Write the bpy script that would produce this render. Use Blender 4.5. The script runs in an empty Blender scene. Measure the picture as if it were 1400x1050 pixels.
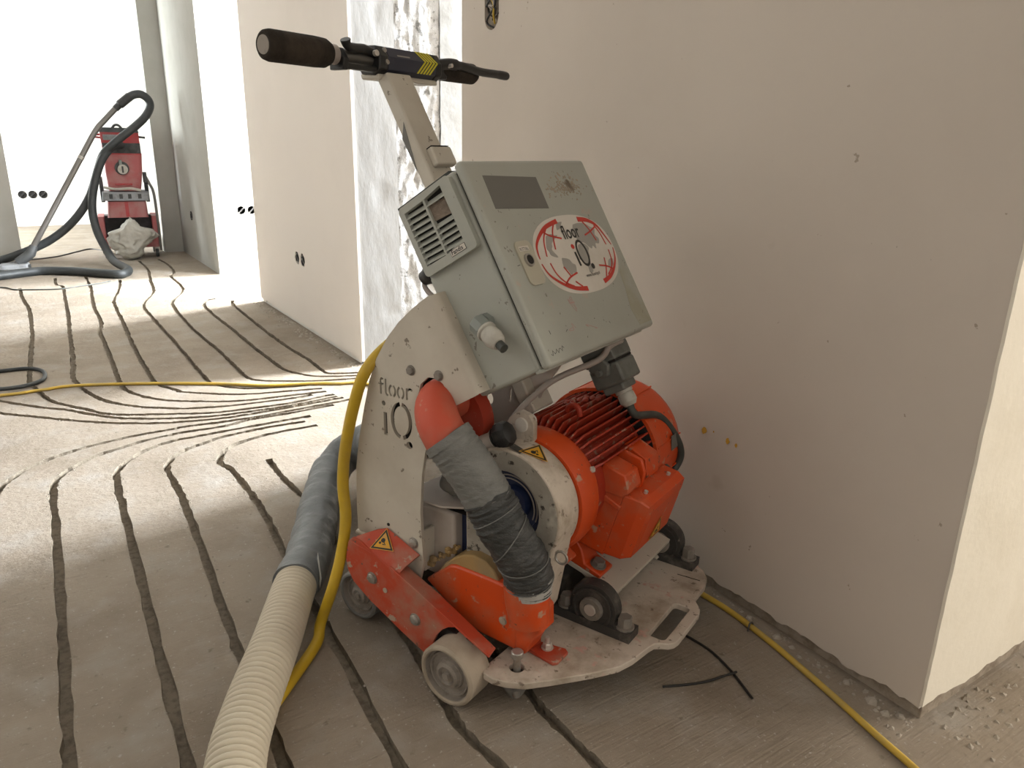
import bpy, bmesh, math, random
from mathutils import Vector, Matrix
from mathutils.geometry import delaunay_2d_cdt
from mathutils import noise as mnoise
random.seed(7)
SC = bpy.context.scene
COL = SC.collection
R = math.radians

# ------------------------------------------------------------------ camera, world, lights, exposure
cam_d = bpy.data.cameras.new('camera')
cam_d.sensor_fit = 'HORIZONTAL'
cam_d.sensor_width = 36.0
cam_d.lens = 36.0 * 1020.0 / 1400.0
cam_d.clip_start = 0.02
cam = bpy.data.objects.new('camera', cam_d)
COL.objects.link(cam)
YAW, PITCH, ROLL = R(33.1), R(17.6), R(1.13)
fw = Vector((math.sin(YAW) * math.cos(PITCH), math.cos(YAW) * math.cos(PITCH), -math.sin(PITCH)))
rt = Vector((math.cos(YAW), -math.sin(YAW), 0))
up = rt.cross(fw)
r2 = rt * math.cos(ROLL) + up * math.sin(ROLL)
u2 = up * math.cos(ROLL) - rt * math.sin(ROLL)
cam.matrix_world = Matrix(((r2.x, u2.x, -fw.x, 0.0), (r2.y, u2.y, -fw.y, 0.0), (r2.z, u2.z, -fw.z, 0.90), (0, 0, 0, 1)))
SC.camera = cam

w = bpy.data.worlds.new('overcast_sky')
SC.world = w
w.use_nodes = True
w.node_tree.nodes['Background'].inputs[0].default_value = (0.93, 0.97, 1.0, 1)
w.node_tree.nodes['Background'].inputs[1].default_value = 1.0

def area_lamp(name, loc, target, sx, sy, power, col=(1, .98, .95)):
    d = bpy.data.lights.new(name, 'AREA')
    d.shape = 'RECTANGLE'
    d.size, d.size_y, d.energy, d.color = sx, sy, power, col
    o = bpy.data.objects.new(name, d)
    COL.objects.link(o)
    o.location = loc
    o.rotation_euler = (Vector(target) - Vector(loc)).to_track_quat('-Z', 'Y').to_euler()
    return o

# daylight from windows outside the frame; the last two lamps are added fill
area_lamp('window_daylight_side_room', (4.15, 2.56, 1.5), (0.0, 2.40, 0.9), 0.55, 1.3, 1200, (.87, .94, 1))
area_lamp('window_daylight_hall_room', (4.15, 5.33, 1.45), (0.0, 5.0, 1.0), 0.8, 1.4, 1300, (.87, .94, 1))
area_lamp('window_daylight_far_room', (-1.9, 8.25, 1.5), (1.5, 8.25, 1.0), 2.0, 1.6, 300, (.90, .97, 1))
area_lamp('window_daylight_rear_right', (3.9, -1.0, 1.45), (0.9, 0.2, 0.6), 1.8, 1.4, 98, (1, .93, .82))
area_lamp('rear_fill', (-0.4, -2.9, 1.7), (0.2, 1.5, 0.9), 2.4, 1.3, 26, (1, .97, .92))  # unseen lamp behind the camera, added as frontal fill for the machine
area_lamp('left_bounce_fill', (-2.15, 1.7, 1.8), (1.0, 1.9, 1.3), 3.0, 1.2, 12, (1, .98, .95))  # unseen lamp added in place of bounce light on the right wall

vs = SC.view_settings
vs.view_transform = 'Standard'
vs.look = 'None'
vs.exposure = 0.18
vs.gamma = 1.0
vs.use_curve_mapping = False

# ------------------------------------------------------------------ materials
def M(name, col, rough=.6, metal=0., col2=None, ns=8., lo=.45, hi=.65, bump=0., bs=60., spots=None, stretch=None, spec=.5, detail=6., ridges=0.):
    m = bpy.data.materials.new(name)
    m.use_nodes = True
    nt = m.node_tree
    b = nt.nodes['Principled BSDF']
    b.inputs['Base Color'].default_value = (*col, 1)
    b.inputs['Roughness'].default_value = rough
    b.inputs['Metallic'].default_value = metal
    b.inputs['Specular IOR Level'].default_value = spec
    tc = nt.nodes.new('ShaderNodeTexCoord')
    co = tc.outputs['Object']
    if stretch:
        mp = nt.nodes.new('ShaderNodeMapping')
        mp.inputs['Scale'].default_value = stretch
        nt.links.new(co, mp.inputs[0])
        cs = mp.outputs[0]
    else:
        cs = co
    def noise(scale, src, det=detail):
        n = nt.nodes.new('ShaderNodeTexNoise')
        n.inputs['Scale'].default_value = scale
        n.inputs['Detail'].default_value = det
        n.inputs['Roughness'].default_value = .62
        nt.links.new(src, n.inputs['Vector'])
        return n
    def ramp(src, a, c):
        r = nt.nodes.new('ShaderNodeMapRange')
        r.inputs['From Min'].default_value = a
        r.inputs['From Max'].default_value = c
        nt.links.new(src, r.inputs['Value'])
        return r.outputs[0]
    def mix(fac, A, B):
        x = nt.nodes.new('ShaderNodeMix')
        x.data_type = 'RGBA'
        nt.links.new(fac, x.inputs['Factor'])
        for s, v in ((6, A), (7, B)):
            if isinstance(v, tuple):
                x.inputs[s].default_value = (*v, 1)
            else:
                nt.links.new(v, x.inputs[s])
        return x.outputs[2]
    cur = col
    if col2:
        cur = mix(ramp(noise(ns, cs).outputs[0], lo, hi), cur, col2)
    if spots:
        for (sc, ss, a, c) in spots:
            cur = mix(ramp(noise(ss, co, 3.).outputs[0], a, c), cur, sc)
    if not isinstance(cur, tuple):
        nt.links.new(cur, b.inputs['Base Color'])
    if bump:
        bn = nt.nodes.new('ShaderNodeBump')
        bn.inputs['Strength'].default_value = bump
        bn.inputs['Distance'].default_value = .004
        nt.links.new(noise(bs, cs, 8.).outputs[0], bn.inputs['Height'])
        nt.links.new(bn.outputs[0], b.inputs['Normal'])
        if ridges:   # fine combed trowel lines
            mp2 = nt.nodes.new('ShaderNodeMapping')
            mp2.inputs['Rotation'].default_value = (0, 0, R(33))
            mp2.inputs['Scale'].default_value = (6, 170, 6)
            nt.links.new(co, mp2.inputs[0])
            b2 = nt.nodes.new('ShaderNodeBump')
            b2.inputs['Strength'].default_value = ridges
            b2.inputs['Distance'].default_value = .003
            nt.links.new(noise(1., mp2.outputs[0], 3.).outputs[0], b2.inputs['Height'])
            nt.links.new(bn.outputs[0], b2.inputs['Normal'])
            nt.links.new(b2.outputs[0], b.inputs['Normal'])
    return m

DUST = (.46, .38, .30)
MT = {}
MT['floor'] = M('concrete_screed', (.275, .230, .182), .92, col2=(.195, .157, .118), ns=2.6, lo=.42, hi=.72, bump=.9, bs=48, spots=[((.31, .283, .25), 7., .5, .85), ((.17, .14, .105), 38., .64, .76), ((.36, .33, .29), 120., .62, .72)], spec=.2, ridges=.7)
MT['groove'] = M('cut_concrete', (.25, .21, .16), .95, col2=(.16, .13, .10), ns=60, bump=.9, bs=140, spec=.1)
MT['chip'] = M('concrete_chip', (.38, .34, .29), .95, col2=(.25, .215, .17), ns=9, spec=.1)
MT['plaster'] = M('beige_wall_plaster', (.58, .515, .447), .9, col2=(.54, .477, .412), ns=1.7, lo=.4, hi=.7, bump=.12, bs=30, spots=[((.50, .43, .36), 7., .70, .78), ((.36, .30, .24), 42., .735, .76)], spec=.2)
MT['plaster_pink'] = M('pale_pink_plaster', (.78, .72, .66), .9, col2=(.75, .69, .63), ns=1.5, bump=.08, bs=30, spec=.2)
MT['plaster_white'] = M('white_plaster', (.78, .76, .72), .9, col2=(.73, .7, .65), ns=2, bump=.1, bs=30, spec=.2)
MT['plaster_cream'] = M('cream_wall_paint', (.80, .745, .64), .9, col2=(.74, .68, .57), ns=4, bump=.3, bs=28, spec=.2)
MT['plaster_edge'] = M('broken_plaster_edge', (.36, .305, .245), .95, col2=(.24, .195, .15), ns=40, bump=.8, bs=90, spec=.1)
MT['rough'] = M('rough_white_concrete', (.33, .33, .33), .92, col2=(.22, .219, .217), ns=26, lo=.45, hi=.75, bump=1.0, bs=40, spots=[((.13, .129, .127), 22., .60, .66), ((.17, .168, .165), 60., .62, .67)], spec=.2)
MT['smear'] = M('smeared_grey_plaster', (.255, .253, .25), .92, col2=(.22, .217, .212), ns=4, lo=.3, hi=.8, bump=.5, bs=24, stretch=(1, 1, .35), spec=.2)
MT['pier'] = M('grey_cream_plaster', (.42, .41, .375), .92, col2=(.37, .36, .32), ns=5, lo=.4, hi=.8, bump=.3, bs=18, spec=.2)
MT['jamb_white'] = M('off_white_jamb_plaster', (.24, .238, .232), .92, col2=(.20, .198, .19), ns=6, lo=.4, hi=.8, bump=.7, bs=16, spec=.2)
MT['masonry'] = M('raw_grey_render', (.36, .33, .29), .95, col2=(.3, .27, .235), ns=3, bump=.4, bs=30, spec=.1)
MT['ceiling'] = M('white_ceiling', (.75, .73, .7), .9, spec=.2)
MT['cream'] = M('cream_machine_paint', (.55, .505, .425), .5, col2=(.47, .42, .345), ns=5, bump=.05, bs=40, spots=[((.2, .165, .125), 52., .65, .69)])
MT['cream_dusty'] = M('scuffed_cream_paint', (.58, .505, .425), .75, col2=(.35, .285, .215), ns=10, lo=.46, hi=.64, bump=.3, bs=90, spots=[((.2, .155, .115), 60., .61, .70), ((.55, .33, .27), 24., .64, .72)])
MT['box'] = M('light_grey_enclosure_paint', (.385, .395, .35), .45, col2=(.345, .345, .30), ns=4, lo=.4, hi=.75, bump=.03, bs=60, spots=[((.2, .19, .16), 60., .67, .70), ((.42, .36, .3), 26., .66, .72)])
MT['box_stain'] = M('yellowed_paint', (.34, .325, .245), .5, col2=(.385, .39, .345), ns=14, lo=.4, hi=.65)
MT['pink_mark'] = M('pink_chalk', (.45, .29, .26), .7)
MT['seal'] = M('dark_seal', (.05, .055, .05), .8)
MT['orange'] = M('orange_paint', (.62, .068, .008), .42, col2=(.47, .14, .07), ns=8, lo=.5, hi=.72, bump=.04, bs=50, spots=[((.46, .27, .18), 36., .63, .70), ((.16, .07, .04), 70., .67, .70)])
MT['orange_dusty'] = M('dusty_red_paint', (.45, .052, .018), .6, col2=(.36, .17, .115), ns=9, lo=.47, hi=.66, bump=.08, bs=60, spots=[((.40, .31, .235), 40., .62, .68), ((.12, .08, .06), 80., .66, .69)])
MT['motor'] = M('shaded_motor_paint', (.37, .032, .011), .5, col2=(.3, .05, .026), ns=14, lo=.5, hi=.75, bump=.06, bs=60, spots=[((.36, .2, .14), 50., .6, .68)])  # the orange paint, with the shade among the fins darkened into its colour
MT['elbow'] = M('coral_plastic_pipe', (.52, .075, .035), .6, col2=(.46, .12, .07), ns=9, spots=[((.45, .33, .22), 22., .66, .74)])
MT['ochre'] = M('ochre_dusty_cover', (.36, .23, .09), .85, col2=(.3, .22, .12), ns=14, bump=.4, bs=60)
MT['black'] = M('black_plastic', (.018, .018, .018), .45, col2=(.05, .045, .04), ns=30, lo=.55, hi=.75)
MT['grip'] = M('worn_foam_grip', (.03, .025, .02), .92, col2=(.07, .055, .042), ns=16, lo=.45, hi=.75, bump=.7, bs=120, spec=.15)
MT['navy'] = M('dark_navy_housing', (.022, .025, .045), .42, col2=(.05, .05, .065), ns=30, lo=.6, hi=.8)
MT['yellow_print'] = M('yellow_print', (.62, .56, .03), .5)
MT['bearing'] = M('dark_cast_iron', (.05, .047, .043), .5, col2=(.16, .14, .12), ns=26, lo=.52, hi=.72, bump=.3, bs=90, spots=[((.35, .3, .25), 70., .68, .74)])
MT['grime'] = M('grimy_grey_paint', (.36, .33, .28), .8, col2=(.24, .21, .17), ns=14, lo=.4, hi=.7, bump=.4, bs=80, spots=[((.06, .05, .04), 60., .60, .66), ((.5, .46, .39), 20., .62, .72)])
MT['dull'] = M('dull_bolt_steel', (.2, .18, .155), .6, col2=(.3, .26, .22), ns=30)
MT['steel'] = M('zinc_steel', (.42, .40, .37), .45, metal=.7, col2=(.32, .28, .24), ns=40)
MT['bright'] = M('bright_steel', (.62, .58, .53), .35, metal=.5)
MT['pale_metal'] = M('pale_dusty_metal', (.50, .44, .39), .6, col2=(.42, .36, .31), ns=12)
MT['tyre'] = M('beige_polyurethane_tread', (.40, .335, .26), .8, col2=(.32, .265, .2), ns=20, bump=.2, bs=60)
MT['hub'] = M('grey_brown_wheel_hub', (.27, .235, .2), .7, col2=(.16, .135, .11), ns=40, lo=.5, hi=.7)
MT['grey_rubber'] = M('grey_rubber', (.2, .19, .175), .85, col2=(.13, .12, .11), ns=20)
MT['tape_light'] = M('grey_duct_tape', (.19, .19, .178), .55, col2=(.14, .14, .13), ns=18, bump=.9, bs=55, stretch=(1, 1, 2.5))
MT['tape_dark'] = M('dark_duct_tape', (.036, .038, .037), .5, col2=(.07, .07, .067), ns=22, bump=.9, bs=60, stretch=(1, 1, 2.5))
MT['tape_hose'] = M('blue_grey_duct_tape', (.15, .16, .163), .42, col2=(.115, .122, .125), ns=14, bump=.7, bs=50)
MT['tape_edge'] = M('tape_edge', (.42, .41, .385), .6)
MT['hose'] = M('cream_corrugated_hose', (.60, .54, .425), .55, col2=(.55, .485, .375), ns=6)
MT['yellow'] = M('yellow_cable_sheath', (.58, .38, .02), .5, col2=(.48, .32, .04), ns=9)
MT['yellow_cord'] = M('ochre_cable_sheath', (.52, .34, .045), .6, col2=(.42, .30, .08), ns=14)
MT['cable_grey'] = M('grey_cable', (.36, .31, .275), .55)
MT['cable_dark'] = M('dark_cable', (.045, .048, .042), .5)
MT['gland_grey'] = M('grey_gland_plastic', (.22, .24, .22), .5)
MT['gland_pale'] = M('pale_gland_plastic', (.47, .45, .40), .55, col2=(.38, .35, .3), ns=40)
MT['connector'] = M('grey_die_cast_connector', (.15, .155, .14), .5, col2=(.11, .112, .1), ns=40)
MT['blue'] = M('blue_pulley_and_gap_shade', (.012, .022, .07), .5)
MT['label_white'] = M('white_label', (.66, .62, .56), .5, col2=(.6, .555, .49), ns=12)
MT['label_grey'] = M('grey_label_field', (.145, .14, .125), .5)
MT['map_grey'] = M('map_grey_print', (.33, .315, .285), .5)
MT['red_print'] = M('red_print', (.52, .035, .02), .5)
MT['black_print'] = M('black_print', (.02, .02, .018), .5)
MT['warn'] = M('warning_yellow', (.72, .36, .015), .5, col2=(.6, .33, .08), ns=60)
MT['filter'] = M('dusty_filter_mat', (.25, .2, .155), .95, col2=(.18, .14, .11), ns=70, bump=.8, bs=200)
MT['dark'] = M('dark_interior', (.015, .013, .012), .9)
MT['lockplate'] = M('translucent_lock_plate', (.46, .43, .34), .35)
MT['vac_red'] = M('dusty_red_vacuum_plastic', (.36, .09, .09), .6, col2=(.36, .2, .19), ns=6, lo=.42, hi=.7)
MT['vac_red_top'] = M('red_vacuum_plastic', (.38, .03, .034), .5, col2=(.34, .07, .07), ns=8)
MT['vac_dark'] = M('dark_vacuum_plastic', (.04, .042, .042), .6, col2=(.075, .075, .075), ns=14)
MT['vac_grey'] = M('grey_clamp_ring', (.27, .28, .29), .6, col2=(.18, .18, .18), ns=20)
MT['vac_hose'] = M('slate_grey_hose', (.02, .023, .024), .55, col2=(.034, .037, .038), ns=10)
MT['bag'] = M('pale_plastic_dust_bag', (.45, .43, .38), .6, col2=(.38, .355, .31), ns=9)
MT['tube_metal'] = M('brushed_tube', (.15, .14, .128), .4, metal=.5)
MT['wire_black'] = M('black_insulation', (.012, .011, .01), .5)
MT['stain'] = M('ochre_splash', (.55, .30, .03), .8)

# ------------------------------------------------------------------ mesh helpers
class MB:
    def __init__(self):
        self.v, self.f, self.m = [], [], []
        self.cur = 0
    def add(self, vs_, fs):
        b = len(self.v)
        self.v += [tuple(p) for p in vs_]
        for q in fs:
            self.f.append(tuple(b + i for i in q))
            self.m.append(self.cur)
        return self
    def obox(self, o, a, b, c):
        o, a, b, c = map(Vector, (o, a, b, c))
        if a.cross(b).dot(c) < 0:
            a, b = b, a
        P = [o, o + a, o + a + b, o + b, o + c, o + a + c, o + a + b + c, o + b + c]
        return self.add(P, [(3, 2, 1, 0), (4, 5, 6, 7), (0, 1, 5, 4), (1, 2, 6, 5), (2, 3, 7, 6), (3, 0, 4, 7)])
    def box(self, lo, hi):
        return self.obox(lo, (hi[0] - lo[0], 0, 0), (0, hi[1] - lo[1], 0), (0, 0, hi[2] - lo[2]))
    def lathe(self, p0, ax, prof, n=28, a0=0., a1=2 * math.pi, cap=True):
        p0, ax = Vector(p0), Vector(ax).normalized()
        e1 = ax.orthogonal().normalized()
        e2 = ax.cross(e1)
        full = abs(a1 - a0 - 2 * math.pi) < 1e-6
        k = n if full else n + 1
        vs_, fs = [], []
        for (h, r) in prof:
            for i in range(k):
                a = a0 + (a1 - a0) * i / n
                vs_.append(p0 + ax * h + (e1 * math.cos(a) + e2 * math.sin(a)) * r)
        for j in range(len(prof) - 1):
            for i in range(n):
                i2 = (i + 1) % k
                fs.append((j * k + i, j * k + i2, (j + 1) * k + i2, (j + 1) * k + i))
        if cap and full:
            fs.append(tuple(range(k - 1, -1, -1)))
            fs.append(tuple((len(prof) - 1) * k + i for i in range(k)))
        return self.add(vs_, fs)
    def cyl(self, p0, p1, r0, r1=None, n=24, ch=0.):
        p0, p1 = Vector(p0), Vector(p1)
        d = p1 - p0
        L = d.length
        r1 = r0 if r1 is None else r1
        pr = [(0, r0), (L, r1)] if not ch else [(0, r0 - ch), (ch, r0), (L - ch, r1), (L, r1 - ch)]
        return self.lathe(p0, d, pr, n)
    def tube(self, path, r, n=12, cap=True):
        P = [Vector(p) for p in path]
        k = len(P)
        rr = r if isinstance(r, (list, tuple)) else [r] * k
        t = [(P[min(i + 1, k - 1)] - P[max(i - 1, 0)]).normalized() for i in range(k)]
        e = t[0].orthogonal().normalized()
        vs_, fs = [], []
        for i in range(k):
            e = (e - t[i] * e.dot(t[i])).normalized()
            g = t[i].cross(e)
            for j in range(n):
                a = 2 * math.pi * j / n
                vs_.append(P[i] + (e * math.cos(a) + g * math.sin(a)) * rr[i])
        for i in range(k - 1):
            for j in range(n):
                j2 = (j + 1) % n
                fs.append((i * n + j, i * n + j2, (i + 1) * n + j2, (i + 1) * n + j))
        if cap:
            fs.append(tuple(range(n - 1, -1, -1)))
            fs.append(tuple((k - 1) * n + j for j in range(n)))
        return self.add(vs_, fs)
    def ball(self, c, r, n=14, sq=(1, 1, 1)):
        c = Vector(c)
        vs_, fs = [], []
        h = n // 2
        for i in range(h + 1):
            th = math.pi * i / h
            for j in range(n):
                a = 2 * math.pi * j / n
                vs_.append(c + Vector((math.sin(th) * math.cos(a) * sq[0], math.sin(th) * math.sin(a) * sq[1], math.cos(th) * sq[2])) * r)
        for i in range(h):
            for j in range(n):
                j2 = (j + 1) % n
                fs.append((i * n + j, (i + 1) * n + j, (i + 1) * n + j2, i * n + j2))
        return self.add(vs_, fs)
    def prism(self, poly, vec):
        P = [Vector(p) for p in poly]
        vec = Vector(vec)
        nrm = Vector((0, 0, 0))
        for i in range(len(P)):
            nrm += P[i].cross(P[(i + 1) % len(P)])
        if nrm.dot(vec) < 0:
            P.reverse()
        k = len(P)
        return self.add(P + [p + vec for p in P], [tuple(range(k - 1, -1, -1)), tuple(range(k, 2 * k))] + [(i, (i + 1) % k, k + (i + 1) % k, k + i) for i in range(k)])
    def slab(self, outer, holes, o, ex, ey, ez):
        """flat sheet in the plane o+ex*a+ey*b with real holes; ez is its thickness vector"""
        o, ex, ey, ez = map(Vector, (o, ex, ey, ez))
        loops = [ccw(outer)] + [ccw(h) for h in holes]
        co, ed = [], []
        for lp in loops:
            b = len(co)
            co += [Vector(p) for p in lp]
            ed += [(b + i, b + (i + 1) % len(lp)) for i in range(len(lp))]
        V2, E2, F2, *_ = delaunay_2d_cdt(co, ed, [], 0, 1e-7)
        keep = []
        for f in F2:
            c = (V2[f[0]] + V2[f[1]] + V2[f[2]]) / 3
            if inside(c, loops[0]) and not any(inside(c, h) for h in loops[1:]):
                keep.append(tuple(f))
        n = len(V2)
        W = [o + ex * p.x + ey * p.y for p in V2]
        flip = ex.cross(ey).dot(ez) < 0
        fs, cnt = [], {}
        for f in keep:
            a, b, c = f
            if (V2[b] - V2[a]).cross(V2[c] - V2[a]) < 0:
                b, c = c, b
            for e in ((a, b), (b, c), (c, a)):
                cnt[e] = 1
            top, bot = (n + a, n + b, n + c), (c, b, a)
            fs += [top, bot] if not flip else [top[::-1], bot[::-1]]
        for (a, b) in cnt:
            if (b, a) not in cnt:
                q = (a, b, n + b, n + a)
                fs.append(q if not flip else q[::-1])
        return self.add(W + [p + ez for p in W], fs)
    def crumple(self, amp, sc, seed=0.):
        for i, p in enumerate(self.v):
            d = mnoise.noise_vector((p[0] * sc + seed, p[1] * sc, p[2] * sc))
            e = mnoise.noise_vector((p[0] * sc * 2.7, p[1] * sc * 2.7 + seed, p[2] * sc * 2.7))
            self.v[i] = tuple(p[k] + amp * (d[k] + .5 * e[k]) for k in range(3))
        return self
    def build(self, name, mat, parent=None, smooth=35, bevel=0., seg=2, label=None):
        me = bpy.data.meshes.new(name)
        me.from_pydata(self.v, [], self.f)
        mats = mat if isinstance(mat, (list, tuple)) else [mat]
        for x in mats:
            me.materials.append(MT[x])
        if len(mats) > 1:
            me.polygons.foreach_set('material_index', self.m)
        if smooth:
            me.polygons.foreach_set('use_smooth', [True] * len(me.polygons))
            me.set_sharp_from_angle(angle=R(smooth))
        me.update()
        o = bpy.data.objects.new(name, me)
        COL.objects.link(o)
        if parent:
            o.parent = parent
        if bevel:
            md = o.modifiers.new('bevel', 'BEVEL')
            md.width, md.segments, md.limit_method, md.angle_limit = bevel, seg, 'ANGLE', R(40)
        if label:
            o['label'] = label
        return o

def ccw(p):
    a = sum(p[i][0] * p[(i + 1) % len(p)][1] - p[(i + 1) % len(p)][0] * p[i][1] for i in range(len(p)))
    return [tuple(q) for q in (p if a > 0 else p[::-1])]
def inside(c, lp):
    x, y, r = c[0], c[1], False
    j = len(lp) - 1
    for i in range(len(lp)):
        if (lp[i][1] > y) != (lp[j][1] > y) and x < (lp[j][0] - lp[i][0]) * (y - lp[i][1]) / (lp[j][1] - lp[i][1]) + lp[i][0]:
            r = not r
        j = i
    return r
def smooth_path(P, per=8):
    P = [Vector(p) for p in P]
    out = []
    for i in range(len(P) - 1):
        p0, p1, p2, p3 = P[max(i - 1, 0)], P[i], P[i + 1], P[min(i + 2, len(P) - 1)]
        for k in range(per):
            t = k / per
            out.append(0.5 * ((2 * p1) + (p2 - p0) * t + (2 * p0 - 5 * p1 + 4 * p2 - p3) * t * t + (3 * p1 - p0 - 3 * p2 + p3) * t ** 3))
    out.append(P[-1])
    return out
def stroke(pts, wd, round_n=0):
    P = [Vector(p) for p in pts]
    k = len(P)
    ws = wd if isinstance(wd, (list, tuple)) else [wd] * k
    L_, R_ = [], []
    for i in range(k):
        t = (P[min(i + 1, k - 1)] - P[max(i - 1, 0)]).normalized()
        n = Vector((-t.y, t.x))
        L_.append(P[i] + n * ws[i] / 2)
        R_.append(P[i] - n * ws[i] / 2)
    return [tuple(p) for p in L_ + R_[::-1]]
def arc(c, rx, ry, a0, a1, n=14):
    return [(c[0] + rx * math.cos(R(a0 + (a1 - a0) * i / n)), c[1] + ry * math.sin(R(a0 + (a1 - a0) * i / n))) for i in range(n + 1)]
def circ(c, r, n=20, ry=None):
    return [(c[0] + r * math.cos(2 * math.pi * i / n), c[1] + (ry or r) * math.sin(2 * math.pi * i / n)) for i in range(n)]
def thing(name, label, cat, loc=(0, 0, 0), rz=0., group=None):
    o = bpy.data.objects.new(name, None)
    o.empty_display_size = .05
    COL.objects.link(o)
    o.location = loc
    o.rotation_euler = (0, 0, rz)
    return tag(o, label, cat, group)
def tag(o, label, cat, group=None):
    o['label'], o['category'] = label, cat
    if group:
        o['group'] = group
    return o
def struct(o):
    o['kind'] = 'structure'
    return o
def text_mesh(txt, size, bold=0.):
    """flat lettering -> list of 2D verts and faces, left-bottom at the origin"""
    c = bpy.data.curves.new('lettering', 'FONT')
    c.body, c.size, c.offset = txt, size, bold
    c.resolution_u = 3
    o = bpy.data.objects.new('lettering', c)
    COL.objects.link(o)
    bpy.context.view_layer.update()
    me = bpy.data.meshes.new_from_object(o.evaluated_get(bpy.context.evaluated_depsgraph_get()))
    vs_ = [v.co.copy() for v in me.vertices]
    fs = [tuple(p.vertices) for p in me.polygons]
    bpy.data.objects.remove(o)
    bpy.data.curves.remove(c)
    bpy.data.meshes.remove(me)
    x0 = min(v.x for v in vs_)
    y0 = min(v.y for v in vs_)
    return [(v.x - x0, v.y - y0) for v in vs_], fs
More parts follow.
